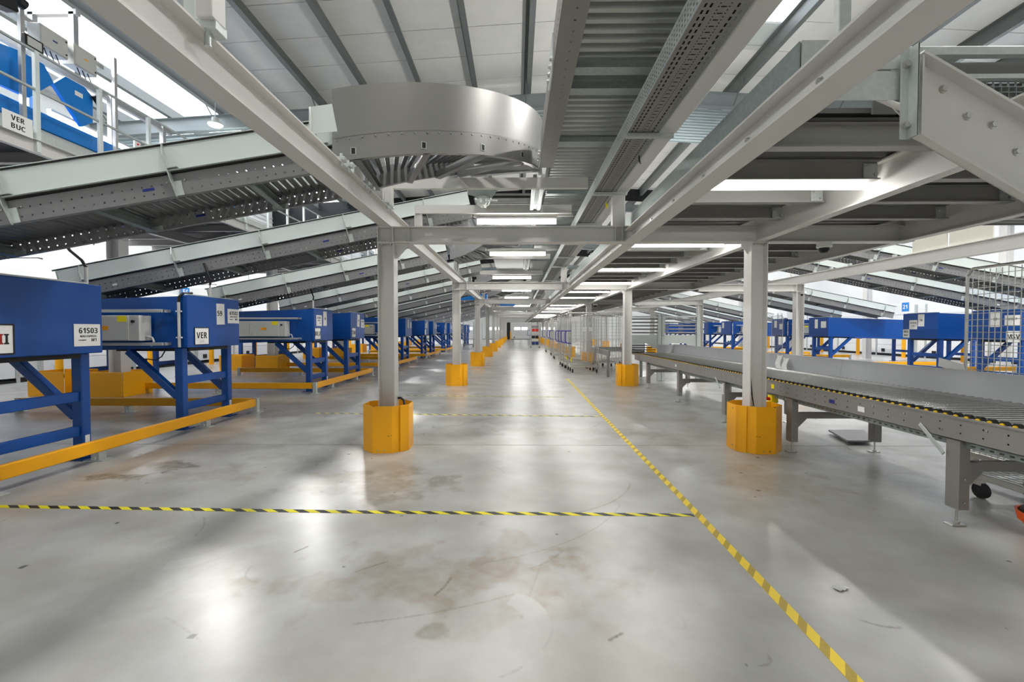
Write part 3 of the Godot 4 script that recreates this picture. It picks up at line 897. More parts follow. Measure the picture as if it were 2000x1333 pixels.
# ---------------------------------------------------------------- over the aisle: portals, deck, cable tray, tube lights
func upper_line() -> void:
	var pd := [5.24, 6.85, 11.2, 14.3, 17.4, 20.25, 23.4, 26.2, 29.4, 35.4, 41.0]
	for k in pd.size():
		var d: float = pd[k]
		var lowp := d == 5.24
		var y0 := 2.98 if lowp else 3.09
		var o := thing("portal_frame", "pale grey portal frame standing above the aisle, %s from the camera" % ORD[k], "frame", W(0, 0, d), 0, "portal frames above the aisle")
		part("post", o, MB.new().prism(ipoly(0.1, 0.1, 0.008, 0.008), Transform3D(Basis(Vector3(0, 0, 1), Vector3(1, 0, 0), Vector3(0, 1, 0)), Vector3(LX - 0.05, 0, 0)), 2.716, y0 - 0.001).done(), "steel_paint")
		part("beam", o, MB.new().prism(cpoly(0.06, 0.12, 0.007), Transform3D(ALONG_X, Vector3(LX - 0.05, y0, -0.03 if lowp else 0.03)), 0, 0.87 - LX).done(), "steel_paint")
		if lowp or k in [2, 4, 6, 8]:
			part("post", o, MB.new().box(Vector3(1.155, 2.695, 0), Vector3(0.14, 0.36, 0.1), Basis(), 0.004).done(), "steel_paint")
	# ribbed deck of the upper walkway
	var dk := thing("upper_deck", "ribbed galvanised underside of the walkway above the aisle", "deck")
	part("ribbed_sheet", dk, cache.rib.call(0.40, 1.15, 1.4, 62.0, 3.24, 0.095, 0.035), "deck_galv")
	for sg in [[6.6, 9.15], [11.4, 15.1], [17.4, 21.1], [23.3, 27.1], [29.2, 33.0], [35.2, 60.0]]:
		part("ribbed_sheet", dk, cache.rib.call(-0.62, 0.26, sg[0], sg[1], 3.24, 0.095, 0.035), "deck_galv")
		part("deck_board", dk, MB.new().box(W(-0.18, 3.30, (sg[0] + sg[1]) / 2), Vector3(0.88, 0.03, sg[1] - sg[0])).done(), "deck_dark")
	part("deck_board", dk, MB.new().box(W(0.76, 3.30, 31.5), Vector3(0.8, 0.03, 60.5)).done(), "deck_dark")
	for d in [3.24, 3.52, 4.5, 6.2, 7.9, 8.2, 9.9, 12.2, 14.5, 15.8, 20.8, 21.9]:
		part("spreader", dk, MB.new().prism(cpoly(0.1, 0.05, 0.004), Transform3D(ALONG_X, W(0.405, 3.19, d)), 0, 0.74).done(), "galv_dark")
	# perforated conveyor side rail left of the deck
	var sr := thing("side_rail", "grey perforated C-profile rail along the left edge of the upper deck", "rail")
	var m := MB.new()
	m.slotted(W(0.25, 3.15, 1.6), Vector3(0, 0, -1), Vector3(1, 0, 0), 3.5, 0.155, [[0.09, 0.012, 0.012, 0.1]])
	m.slotted(W(0.25, 3.15, 1.6), Vector3(0, 0, -1), Vector3(0, 1, 0), 3.5, 0.22, [[0.07, 0.02, 0.03, 0.06]])
	m.box(W(0.33, 3.375, 3.35), Vector3(0.16, 0.006, 3.5))
	part("profile", sr, m.done(), "table_grey")
	for d in [1.9, 3.3, 4.9]:
		part("joint_plate", sr, MB.new().prism(PackedVector2Array([Vector2(-0.2, 3.17), Vector2(-0.12, 3.12), Vector2(0.12, 3.12), Vector2(0.2, 3.17), Vector2(0.2, 3.34), Vector2(-0.2, 3.34)]), Transform3D(Basis(Vector3(0, 0, -1), Vector3(0, 1, 0), Vector3(1, 0, 0)), W(0.238, 0, d)), 0, 0.01).done(), "galv")
		for z in [-0.14, -0.05, 0.05, 0.14]:
			part("bolt", sr, bolt_mesh(), "zinc", Transform3D(Basis(Vector3.UP, -PI / 2), W(0.238, 3.2, d + z)))
	for p in [[0.27, 6.45, "nearest"], [0.27, 12.4, "second nearest"], [0.27, 18.4, "farthest"]]:
		var o := thing("hanger_strut", "galvanised slotted strut under the upper deck, %s of the three" % p[2], "strut", W(p[0], 3.12, p[1]))
		for s in [-1.0, 1.0]:
			part("rail", o, MB.new().box(Vector3(s * 0.05, 0.05, 0), Vector3(0.05, 0.1, 1.9), Basis(), 0.004).done(), "galv")
		part("slot_strip", o, MB.new().slotted(Vector3(-0.02, 0.01, 0.94), Vector3(0, 0, -1), Vector3(1, 0, 0), 1.88, 0.04, [[0.02, 0.014, 0.02, 0.05]]).done(), "galv_dark")
	# cable tray with real slots
	var ct := thing("cable_tray", "long perforated galvanised cable tray hung over the right side of the aisle", "cable tray")
	m = MB.new()
	var L := 44.0
	m.slotted(W(0.88, 2.915, 1.2), Vector3(0, 0, -1), Vector3(1, 0, 0), 12.0, 0.25, [[0.03, 0.011, 0.028, 0.048], [0.058, 0.011, 0.028, 0.048], [0.098, 0.006, 0.008, 0.024], [0.123, 0.034, 0.008, 0.048], [0.15, 0.006, 0.008, 0.024], [0.19, 0.011, 0.028, 0.048], [0.218, 0.011, 0.028, 0.048]])
	m.slotted(W(0.88, 2.915, 13.2), Vector3(0, 0, -1), Vector3(1, 0, 0), L - 12.0, 0.25, [[0.05, 0.012, 0.03, 0.09], [0.2, 0.012, 0.03, 0.09]])
	part("tray_bottom", ct, m.done(), "table_grey")
	m = MB.new()
	m.slotted(W(0.88, 2.915, 1.2), Vector3(0, 0, -1), Vector3(0, 1, 0), 12.0, 0.13, [[0.028, 0.012, 0.016, 0.04], [0.055, 0.012, 0.016, 0.04], [0.082, 0.012, 0.016, 0.04], [0.108, 0.012, 0.016, 0.04]])
	m.quad(W(0.88, 2.915, 13.2), W(0.88, 2.915, L), W(0.88, 3.045, L), W(0.88, 3.045, 13.2), Vector3.LEFT)
	m.box(W(1.13, 2.98, (L + 1.2) / 2), Vector3(0.004, 0.13, L - 1.2))
	m.box(W(0.884, 3.045, (L + 1.2) / 2), Vector3(0.012, 0.006, L - 1.2))
	part("tray_side", ct, m.done(), "galv_sheet")
	m = MB.new()
	for k in 6:
		m.cyl(W(0.92 + 0.034 * k, 2.94 + 0.006 * (k % 2), 1.3), W(0.92 + 0.034 * k, 2.94 + 0.006 * (k % 2), L), 0.014, 6)
	part("cable", ct, m.done(), "black", Transform3D(), "bundle of black cables")
	for d in [3.66, 5.2, 6.7, 8.2, 9.7, 11.17, 14.2, 17.1, 20.0, 23.1]:
		part("bracket", ct, MB.new().box(W(1.055, 2.89, d), Vector3(0.38, 0.035, 0.04), Basis(), 0.004).done(), "galv")
	for d in [4.1, 5.6]:
		part("cable_tail", ct, MB.new().tube([W(1.09, 2.9, d), W(1.1, 2.86, d + 0.03), W(1.12, 2.86, d + 0.07), W(1.12, 2.91, d + 0.1)], 0.008).done(), "sticker_yellow" if d > 5 else "black")
	var du := thing("duct", "long cream box duct running beside the cable tray", "duct")
	part("casing", du, MB.new().box(W(1.215, 2.99, 21.0), Vector3(0.13, 0.12, 40.0), Basis(), 0.006).done(), "steel_paint")
	for d in [7.0, 13.0, 19.0, 25.0, 31.0]:
		part("joint_collar", du, MB.new().box(W(1.215, 2.99, d), Vector3(0.136, 0.126, 0.03), Basis(), 0.003).done(), "steel_paint")
	# tube lights across the aisle
	var td := [[6.99, 0.0], [9.93, 0.02], [14.4, -0.15], [19.1, 0.0], [23.3, 0.0], [27.5, 0.3], [31.5, 0.4], [36.0, 0.2], [42.0, 0.0]]
	for k in td.size():
		var o := thing("tube_light", "white tube light hung across the aisle, %s from the camera" % ORD[k], "light", W(td[k][1], 3.0, td[k][0]), 0, "tube lights across the aisle")
		part("tube", o, MB.new().cyl(Vector3(-0.6, 0, 0), Vector3(0.6, 0, 0), 0.036, 10).done(), "tube_light")
		part("housing", o, MB.new().box(Vector3(0, 0.055, -0.02), Vector3(1.22, 0.035, 0.09), Basis(), 0.006).done(), "cabinet_grey")
		part("support_channel", o, MB.new().prism(cpoly(0.05, 0.035, 0.004), Transform3D(ALONG_X, Vector3(-0.7, 0.082, 0.02)), 0, 1.56).done(), "steel_paint")
		part("cable", o, MB.new().tube([Vector3(-0.62, 0.04, 0), Vector3(-0.67, 0.06, 0.02), Vector3(-0.66, 0.11, 0.03), Vector3(-0.55, 0.125, 0.03)], 0.006).done(), "black")
		for s in [-0.4, 0.4]:
			part("hanger", o, MB.new().box(Vector3(s, 0.1, -0.01), Vector3(0.02, 0.06, 0.02)).done(), "zinc")
		part("drop_rod", o, MB.new().cyl(Vector3(0.55 - td[k][1], 0.1, 0.02), Vector3(0.55 - td[k][1], 0.24, 0.02), 0.008, 6).done(), "zinc")
		area_light(o, Vector3(0, -0.045, 0), 1.2, 0.07, 0.6, Color(1, 0.99, 0.975))
	# convex mirror dome with its angled plate
	var md := thing("mirror_dome", "glass half-dome fixed under a greenish galvanised plate above the aisle", "dome", W(-0.46, 3.07, 6.3))
	part("plate", md, MB.new().prism(PackedVector2Array([Vector2(-0.2, 0.22), Vector2(0.22, 0.22), Vector2(0.12, 0.09), Vector2(-0.02, 0.09), Vector2(-0.2, 0.14)]), T3(Vector3.ZERO, Basis(Vector3.RIGHT, 0.5)), -0.01, 0.01).done(), "galv_dark")
	part("arm", md, MB.new().box(Vector3(0.0, 0.1, -0.28), Vector3(0.04, 0.04, 0.5)).done(), "steel_paint")
	part("rim", md, MB.new().lathe([Vector2(0.11, 0.02), Vector2(0.118, 0.03), Vector2(0.11, 0.04), Vector2(0.1, 0.03), Vector2(0.11, 0.02)], Vector3(0, 0.06, 0)).done(), "zinc")
	part("dome", md, MB.new().lathe([Vector2(0.108, 0.09), Vector2(0.1, 0.04), Vector2(0.075, 0.0), Vector2(0.04, -0.025), Vector2(0, -0.033)], Vector3(0, 0.0, 0)).done(), "dome_glass")
	part("camera_core", md, MB.new().lathe([Vector2(0, 0.09), Vector2(0.05, 0.09), Vector2(0.05, 0.03), Vector2(0.02, 0.0), Vector2(0, 0.0)], Vector3.ZERO).done(), "zinc")
	part("hinge", md, MB.new().cyl(Vector3(0.1, 0.06, 0), Vector3(0.2, 0.055, 0), 0.012, 8).done(), "paper")
	# blue bridge conveyors crossing far ahead
	for s in [[26.0, -0.95, -0.1, "far blue bridge section crossing above the aisle, short middle piece"], [21.0, -2.6, -1.35, "blue bridge section above the aisle just left of the columns"]]:
		var o := thing("bridge_conveyor", s[3], "conveyor", W(0, 2.735, s[0]))
		for hx in [s[2] - 0.35, s[2] - 0.1]:
			part("hanger_rod", o, MB.new().cyl(Vector3(hx, 0.25, 0), Vector3(hx, 0.5, 0), 0.012, 6).done(), "zinc")
		part("side_panel", o, MB.new().box(Vector3((s[1] + s[2]) / 2, 0.12, 0), Vector3(s[2] - s[1], 0.26, 0.5), Basis(), 0.01).done(), "blue_bright")
		part("belt", o, MB.new().box(Vector3((s[1] + s[2]) / 2, 0.26, 0), Vector3(s[2] - s[1], 0.02, 0.42)).done(), "rubber")

# ---------------------------------------------------------------- inclined roller conveyors and the curves they feed
# low / high: centre of the bed at frame-bottom height. detail 2: every roller and hole, 1: rollers joined, plain frames
func incline(label: String, low: Vector3, high: Vector3, detail: int, curve_end := false) -> Node3D:
	var w := 0.86
	var o := thing("inclined_conveyor", label, "conveyor", low, 0, "inclined roller conveyors")
	var ex := (high - low).normalized()
	var ez := ex.cross(Vector3.UP).normalized()
	var ey := ez.cross(ex)
	o.transform = Transform3D(Basis(ex, ey, ez), low)
	var L := (high - low).length()
	for s in [-1.0, 1.0]:
		var m := MB.new()
		var z: float = s * w / 2
		if detail == 2:
			m.slotted(Vector3(0, 0, z), Vector3(1, 0, 0), Vector3(0, 1, 0), L, 0.185, [[0.045, 0.013, 0.013, 0.075], [0.115, 0.013, 0.013, 0.075]])
		else:
			m.quad(Vector3(0, 0, z), Vector3(L, 0, z), Vector3(L, 0.185, z), Vector3(0, 0.185, z), Vector3(0, 0, s))
		m.box(Vector3(L / 2, 0.002, z - s * 0.02), Vector3(L, 0.004, 0.04))
		m.box(Vector3(L / 2, 0.183, z - s * 0.02), Vector3(L, 0.004, 0.04))
		part("side_frame", o, m.done(), "frame_grey")
		var gp := PackedVector2Array([Vector2(0, 0.2), Vector2(s * 0.035, 0.2), Vector2(s * 0.035, 0.205), Vector2(s * 0.004, 0.207), Vector2(s * 0.004, 0.425), Vector2(-s * 0.02, 0.43), Vector2(-s * 0.02, 0.425), Vector2(0, 0.42)])
		var gm := MB.new().prism(gp, Transform3D(Basis(Vector3(0, 0, 1), Vector3(0, 1, 0), Vector3(1, 0, 0)), Vector3(0.05, 0, z + s * 0.012)), 0, L - 0.05)
		part("guard_plate", o, gm.done(), "galv_sheet")
		part("top_lip", o, MB.new().box(Vector3(L / 2, 0.432, z + s * 0.006), Vector3(L, 0.006, 0.05)).done(), "galv_sheet")
		part("gap_strip", o, MB.new().box(Vector3(L / 2, 0.194, z + s * 0.004), Vector3(L, 0.016, 0.03)).done(), "black", Transform3D(), "dark gap strip")
		part("edge_strip", o, MB.new().box(Vector3(L / 2, 0.422, z + s * 0.021), Vector3(L, 0.012, 0.008)).done(), "black", Transform3D(), "dark edge strip")  # plain black line just under the top lip
		var n := int(L / 1.22)
		for k in n + 1:
			var x := 0.35 + k * 1.22
			if x < L - 0.1:
				var bp := PackedVector2Array([Vector2(0, -0.01), Vector2(s * 0.012, -0.01), Vector2(s * 0.05, 0.14), Vector2(s * 0.075, 0.32), Vector2(s * 0.035, 0.43), Vector2(s * 0.012, 0.43), Vector2(s * 0.012, 0.2), Vector2(0, 0.18)])
				var bm := MB.new().prism(bp, Transform3D(Basis(Vector3(0, 0, 1), Vector3(0, 1, 0), Vector3(1, 0, 0)), Vector3(x, 0, z + s * 0.005)), -0.004, 0.004)
				bm.box(Vector3(x + 0.03, 0.06, z + s * 0.007), Vector3(0.06, 0.12, 0.006))
				bm.box(Vector3(x + 0.04, 0.215, z + s * 0.04), Vector3(0.08, 0.006, 0.06))
				part("bracket", o, bm.done(), "galv")
				if detail == 2:
					for q in [[-0.05, 0.12], [0.09, 0.12]]:
						part("bolt", o, rivet_mesh(), "zinc", Transform3D(Basis() if s > 0 else Basis(Vector3.UP, PI), Vector3(x + q[0], q[1], z + s * 0.002)))
	if detail == 2:
		for s in [-1.0, 1.0]:
			part("sticker", o, MB.new().box(Vector3(L * 0.62, 0.09, s * (w / 2 + 0.001)), Vector3(0.09, 0.022, 0.003)).done(), "decal_blue", Transform3D(), "small blue sticker")
			part("sticker", o, MB.new().box(Vector3(L * 0.12, 0.075, s * (w / 2 + 0.001)), Vector3(0.06, 0.03, 0.003)).done(), "paper", Transform3D(), "small white label")
	# end plates
	part("end_plate", o, MB.new().box(Vector3(0.02, 0.24, 0), Vector3(0.006, 0.36, w)).done(), "galv_sheet")
	# spreaders underneath
	var k2 := 0.9
	while k2 < L - 0.2:
		part("spreader", o, MB.new().prism(cpoly(0.05, 0.09, 0.004), T3(Vector3(k2, 0.0, -w / 2 + 0.01)), 0, w - 0.02).done(), "galv_dark")
		if detail == 2:
			for s in [-1.0, 1.0]:
				part("spreader_foot", o, MB.new().box(Vector3(k2 + 0.02, 0.03, s * (w / 2 - 0.01)), Vector3(0.16, 0.05, 0.008)).done(), "galv")
		k2 += 1.22
	# rollers
	var nr := int((L - 0.1) / 0.075)
	if detail == 2:
		if not cache.has("incl_roller"):
			cache.incl_roller = MB.new().cyl(Vector3(0, 0, -w / 2 + 0.02), Vector3(0, 0, w / 2 - 0.02), 0.027, 8).done()
		for k in nr:
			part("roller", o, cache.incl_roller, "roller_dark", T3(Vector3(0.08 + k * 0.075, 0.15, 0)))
	else:
		var rm := MB.new()
		for k in nr:
			rm.cyl(Vector3(0.08 + k * 0.075, 0.15, -w / 2 + 0.02), Vector3(0.08 + k * 0.075, 0.15, w / 2 - 0.02), 0.027, 6, false)
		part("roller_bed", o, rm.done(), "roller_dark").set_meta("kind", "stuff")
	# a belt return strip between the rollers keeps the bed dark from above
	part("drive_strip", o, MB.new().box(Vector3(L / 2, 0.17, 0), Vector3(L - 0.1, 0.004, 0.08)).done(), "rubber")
	return o

func ring_pt(c: Vector3, r: float, th: float, y: float, flip: float) -> Vector3:
	return Vector3(c.x + r * sin(th), y, c.z + flip * r * cos(th))

# quarter curve: outer guard faces the camera (flip 1) or away from it (flip -1)
func curve(label: String, cx: float, cd: float, r: float, y0: float, y1: float, flip: float, hg: float) -> void:
	var o := thing("curve_conveyor", label, "conveyor", W(cx, 0, cd), 0, "curved roller conveyors")
	var N := 40
	var a1 := PI / 2
	var c := Vector3.ZERO
	var m := MB.new()
	var fm := MB.new()
	var inn := MB.new()
	var ri := r - 0.86
	for i in N:
		var t0 := a1 * i / N
		var t1 := a1 * (i + 1) / N
		var q0 := lerpf(y0, y1, float(i) / N)
		var q1 := lerpf(y0, y1, float(i + 1) / N)
		var n0 := Vector3(sin(t0), 0, flip * cos(t0))
		var n1 := Vector3(sin(t1), 0, flip * cos(t1))
		for e in [[r, 1.0, 0.2, hg, m], [r - 0.006, -1.0, 0.2, hg, m], [r - 0.002, 1.0, 0.0, 0.2, fm], [r - 0.008, -1.0, 0.0, 0.2, fm], [ri, -1.0, 0.0, 0.22, inn], [ri + 0.006, 1.0, 0.0, 0.22, inn]]:
			var b: MB = e[4]
			b.smooth_quad([ring_pt(c, e[0], t0, q0 + e[2], flip), ring_pt(c, e[0], t1, q1 + e[2], flip), ring_pt(c, e[0], t1, q1 + e[3], flip), ring_pt(c, e[0], t0, q0 + e[3], flip)], [n0 * e[1], n1 * e[1], n1 * e[1], n0 * e[1]])
		m.quad(ring_pt(c, r, t0, q0 + hg, flip), ring_pt(c, r, t1, q1 + hg, flip), ring_pt(c, r - 0.006, t1, q1 + hg, flip), ring_pt(c, r - 0.006, t0, q0 + hg, flip), Vector3.UP)
		for rr in [[r - 0.05, r, fm], [ri, ri + 0.05, inn]]:
			var b2: MB = rr[2]
			b2.quad(ring_pt(c, rr[0], t0, q0, flip), ring_pt(c, rr[0], t1, q1, flip), ring_pt(c, rr[1], t1, q1, flip), ring_pt(c, rr[1], t0, q0, flip), Vector3.DOWN)
	part("outer_guard", o, m.done(), "ring_steel")
	part("outer_frame", o, fm.done(), "ring_steel")
	part("inner_frame", o, inn.done(), "frame_grey")
	var sy := lerpf(y0, y1, 0.08) + 0.02
	var sd := cd - flip * (r - 0.3)
	if sy > 2.74:
		part("support_leg", o, MB.new().box(Vector3(LX - cx + 0.02, (sy + 2.716) / 2, -(sd - cd)), Vector3(0.06, sy - 2.716, 0.06), Basis(), 0.004).done(), "steel_paint")
	# tapered rollers and radial struts
	var nr := 24
	for i in nr:
		var t := a1 * (i + 0.5) / nr
		var y := lerpf(y0, y1, (i + 0.5) / nr) + 0.16
		part("roller", o, MB.new().cyl(ring_pt(c, ri + 0.02, t, y, flip), ring_pt(c, r - 0.03, t, y, flip), 0.02, 8, true, 0.03).done(), "roller_dark")
	for i in 5:
		var t := a1 * (i + 0.3) / 5
		var y := lerpf(y0, y1, (i + 0.3) / 5) + 0.03
		var p := ring_pt(c, ri, t, y, flip)
		var q := ring_pt(c, r - 0.01, t, y, flip)
		var ez := (q - p).normalized()
		part("strut", o, MB.new().prism(cpoly(0.06, 0.07, 0.004), Transform3D(Basis(Vector3.UP.cross(ez), Vector3.UP, ez), p - Vector3(0, 0.035, 0)), 0, (q - p).length()).done(), "frame_grey")
		# square access hole with its rim
		var n := Vector3(sin(t), 0, flip * cos(t))
		var tx := Vector3.UP.cross(n)
		var at := ring_pt(c, r + 0.001, t, y + 0.04, flip)
		var bs := Basis(tx, Vector3.UP, n)
		part("access_hole", o, MB.new().box(at, Vector3(0.045, 0.062, 0.004), bs).done(), "galv").set_meta("label", "pale rim of small hole")
		part("hole_shadow", o, MB.new().box(at + n * 0.002, Vector3(0.032, 0.05, 0.003), bs).done(), "black")
	for i in 27:
		var t := a1 * (i + 0.3) / 27
		var y := lerpf(y0, y1, (i + 0.3) / 27) + 0.18
		var n := Vector3(sin(t), 0, flip * cos(t))
		part("rivet", o, rivet_mesh(), "zinc", Transform3D(Basis(Vector3.UP.cross(n), Vector3.UP, n), ring_pt(c, r, t, y, flip)))

func inclines() -> void:
	var sl := 0.238
	# [unit centre d, offset to near side at x = -6, y offset, skew]
	var left := [[4.36, -1.09, -0.125, 0.18], [6.65, -0.24, 0.0, 0.15], [10.32, -0.8, 0.02, 0.17], [12.6, -0.24, 0.0, 0.15]]
	for j in range(1, 6):
		left.append([10.32 + BAY * j, -0.8, 0.0, 0.17])
		left.append([12.6 + BAY * j, -0.24, 0.0, 0.15])
	for k in left.size():
		var e: Array = left[k]
		var dn: float = e[0] + e[1]
		var f := func(x: float) -> Vector3:
			return W(x, 2.285 - 0.425 + e[2] + sl * (x + 6.04), dn + e[3] * (x + 6.0) + 0.43)
		var xh := -1.6 if (k % 2 == 0) else (-0.75 if k == 1 else -1.05)
		var nm: String = "roller conveyor climbing from the left towards the aisle, %s from the camera" % ORD[k]
		incline(nm, f.call(-6.45 if k > 0 else -5.6), f.call(xh), 2 if k < 4 else 1)
		if k == 0:
			curve("big grey steel curve guard over the left side of the aisle", -1.57, 5.79, 1.89, 2.775, 3.30, 1.0, 0.62)
		elif k % 2 == 0 and k < 9:
			var p: Vector3 = f.call(xh)
			curve("grey curved conveyor above the aisle turning towards the camera, end of the %s left incline" % ORD[k], -1.5, -p.z - 1.35, 1.78, p.y, p.y + 0.42, -1.0, 0.5)
	# flap between first incline and the big curve
	var fp := thing("joint_flap", "light galvanised flap plate where the front incline meets the big curve", "plate", W(-1.585, 3.035, 3.82), 0.17)
	part("sheet", fp, MB.new().prism(PackedVector2Array([Vector2(-0.12, -0.09), Vector2(0.10, -0.05), Vector2(0.06, 0.17), Vector2(-0.12, 0.13)]), T3(Vector3(0, 0, 0.06)), 0, 0.006).done(), "galv_sheet")
	part("hinge_rod", fp, MB.new().cyl(Vector3(-0.1, -0.1, 0.072), Vector3(-0.1, 0.13, 0.072), 0.008, 6).done(), "zinc")
	# right side, mirrored about the hall's middle
	var right := [[10.8, "right"], [12.9, "right"], [17.2, "right"], [19.8, "right"], [24.8, "right"], [27.5, "right"], [31.0, "right"], [34.5, "right"]]
	for k in right.size():
		var dn: float = right[k][0] - 0.9
		var f := func(x: float) -> Vector3:
			var q := 6.9 - x
			return W(x, 2.285 - 0.425 + sl * (q + 6.04), dn + 0.15 * (q + 6.0) + 0.43)
		incline("roller conveyor climbing from the right wall side to the mezzanine, %s from the camera" % ORD[k], f.call(13.35), f.call(7.3), 2 if k < 2 else 1)

# ---------------------------------------------------------------- blue telescopic conveyors
# origin: middle of the end face at floor level; local +x points to the aisle, local +z is one long side
func telescopic(label: String, at: Vector3, turn: float, w: float, o2: Dictionary) -> void:
	var o := thing("telescopic_conveyor", label, "conveyor", at, turn, "blue telescopic conveyors")
	var cam_z: float = o2.get("side", 1.0)
	var len := 7.3
	var hw := w / 2
	var tilt := 0.032
	part("body", o, MB.new().prism(PackedVector2Array([Vector2(-0.05, 1.115), Vector2(-0.05, 1.805), Vector2(-len, 1.805 - tilt * len), Vector2(-len, 1.115 - tilt * len)]), T3(Vector3.ZERO), -hw + 0.012, hw - 0.012).done(), "blue")
	part("end_cover", o, MB.new().box(Vector3(-0.03, 1.465, 0), Vector3(0.06, 0.71, w), Basis(), 0.008).done(), "blue")
	part("top_strip", o, MB.new().box(Vector3(-0.03, 1.828, -cam_z * -0.06), Vector3(0.05, 0.016, w - 0.16), Basis(), 0.003).done(), "galv", Transform3D(), "bare metal top strip")
	part("underframe", o, MB.new().box(Vector3(-0.6, 1.085, 0), Vector3(1.0, 0.05, w - 0.3)).done(), "black")
	# stands
	for st in [[-0.16, true], [-5.3, false]]:
		var x: float = st[0]
		var top: float = 1.115 + tilt * x - 0.002
		for s in [-1.0, 1.0]:
			var z: float = s * (hw - 0.09)
			part("leg", o, MB.new().box(Vector3(x, top / 2 + 0.005, z), Vector3(0.11, top - 0.01, 0.1), Basis(), 0.008).done(), "blue_leg" if mt.has("blue_leg") else "blue")
			part("foot_plate", o, MB.new().box(Vector3(x, 0.006, z), Vector3(0.22, 0.012, 0.2), Basis(), 0.002).done(), "blue_dark")
			if st[1]:
				var a := Vector3(x - 0.04, 0.44, z)
				var b := Vector3(x - 0.72, 1.10 + tilt * (x - 0.7), z)
				var ez := (b - a).normalized()
				part("brace", o, MB.new().box((a + b) / 2, Vector3(0.09, 0.08, (b - a).length() - 0.02), Basis(Vector3(0, 0, 1).cross(ez).normalized() * -1.0, Vector3(0, 0, 1), ez).orthonormalized(), 0.005).done(), "blue")
		for y in ([0.30, 0.66] if st[1] else [0.45]):
			part("crossbar", o, MB.new().box(Vector3(x, y, 0), Vector3(0.06, 0.1, w - 0.26), Basis(), 0.005).done(), "blue")
	if o2.get("detail", 0) > 0:
		paper("leg_sticker", o, 0.05, 0.1, Transform3D(Basis(Vector3.UP, PI / 2), Vector3(-0.104, 0.2, -(hw - 0.09) * cam_z)), [])
		part("conduit", o, MB.new().cyl(Vector3(-0.45, 1.08, -0.3), Vector3(-0.45, 1.08, 0.35), 0.014, 6).done(), "galv")
		part("cable", o, MB.new().tube([Vector3(-0.5, 1.09, 0.3), Vector3(-0.55, 0.98, 0.32), Vector3(-0.62, 0.93, 0.34), Vector3(-0.75, 0.95, 0.36)], 0.008).done(), "black")
	if o2.get("cabinet", false):
		var cz: float = cam_z * (hw + 0.11)
		var cx: float = o2.get("cab_x", -1.1)
		part("cabinet", o, MB.new().box(Vector3(cx, 1.375, cz), Vector3(1.15, 0.33, 0.2), Basis(), 0.006).done(), "cabinet_grey", Transform3D(), "grey control cabinet")
		var cdoor := part("cabinet_door", o, MB.new().box(Vector3(cx + 0.13, 1.375, cz + cam_z * 0.105), Vector3(0.62, 0.31, 0.014), Basis(), 0.003).done(), "cabinet_grey", Transform3D(), "grey cabinet door")
		for y in [1.27, 1.48]:
			part("lock", cdoor, MB.new().cyl(Vector3(cx - 0.13, y, cz + cam_z * 0.11), Vector3(cx - 0.13, y, cz + cam_z * 0.12), 0.014, 8).done(), "zinc")
		part("sticker", cdoor, MB.new().box(Vector3(cx + 0.12, 1.375, cz + cam_z * 0.113), Vector3(0.12, 0.055, 0.003)).done(), "sticker_orange", Transform3D(), "orange warning sticker")
		part("sticker", cdoor, MB.new().box(Vector3(cx + 0.36, 1.495, cz + cam_z * 0.113), Vector3(0.12, 0.075, 0.003)).done(), "sticker_yellow", Transform3D(), "yellow sticker")
		for y in [1.165, 1.60]:
			part("cabinet_rail", o, MB.new().box(Vector3(cx + 0.1, y, cz + cam_z * 0.02), Vector3(1.45, 0.04, 0.05), Basis(), 0.004).done(), "aluminium")
			part("rail_arm", o, MB.new().box(Vector3(cx + 0.8, y, cz - cam_z * 0.05), Vector3(0.05, 0.04, 0.14), Basis(), 0.004).done(), "aluminium")
		part("switch", o, MB.new().cyl(Vector3(cx + 0.5, 1.46, cz + cam_z * 0.1), Vector3(cx + 0.5, 1.46, cz + cam_z * 0.125), 0.018, 10).done(), "black")
		part("cable_loop", o, MB.new().tube([Vector3(cx + 0.58, 1.27, cz), Vector3(cx + 0.66, 1.25, cz), Vector3(cx + 0.68, 1.2, cz), Vector3(cx + 0.6, 1.14, cz - cam_z * 0.06)], 0.012).done(), "pvc_grey")
	if o2.get("pipe", false):
		var pz: float = cam_z * (hw + 0.018)
		part("conduit", o, MB.new().cyl(Vector3(-0.1, 1.12, pz), Vector3(-0.1, 1.72, pz), 0.018, 8).box(Vector3(-0.1, 1.25, pz), Vector3(0.07, 0.02, 0.03)).box(Vector3(-0.1, 1.6, pz), Vector3(0.07, 0.02, 0.03)).done(), "pvc_grey", Transform3D(), "pale grey conduit")
		part("cable", o, MB.new().tube([Vector3(-0.1, 1.72, pz), Vector3(-0.095, 1.79, pz), Vector3(-0.07, 1.84, pz * 0.93), Vector3(-0.02, 1.852, pz * 0.75)], 0.017).done(), "black")
	if o2.has("riser"):
		var rz: float = o2.riser
		part("riser", o, MB.new().cyl(Vector3(-0.06, 1.83, rz), Vector3(-0.06, 2.0, rz), 0.018, 8).done(), "pvc_grey", Transform3D(), "pale grey conduit stub")
		part("cable", o, MB.new().tube([Vector3(-0.06, 2.0, rz), Vector3(-0.1, 2.07, rz), Vector3(-0.22, 2.17, rz), Vector3(-0.26, 2.22, rz), Vector3(-0.2, 2.27, rz - 0.02), Vector3(-0.02, 2.28, rz - 0.05)] if o2.get("loop", false) else [Vector3(-0.06, 2.0, rz), Vector3(-0.05, 2.08, rz), Vector3(-0.1, 2.2, rz), Vector3(-0.15, 2.32, rz)], 0.014, 8).done(), "black")
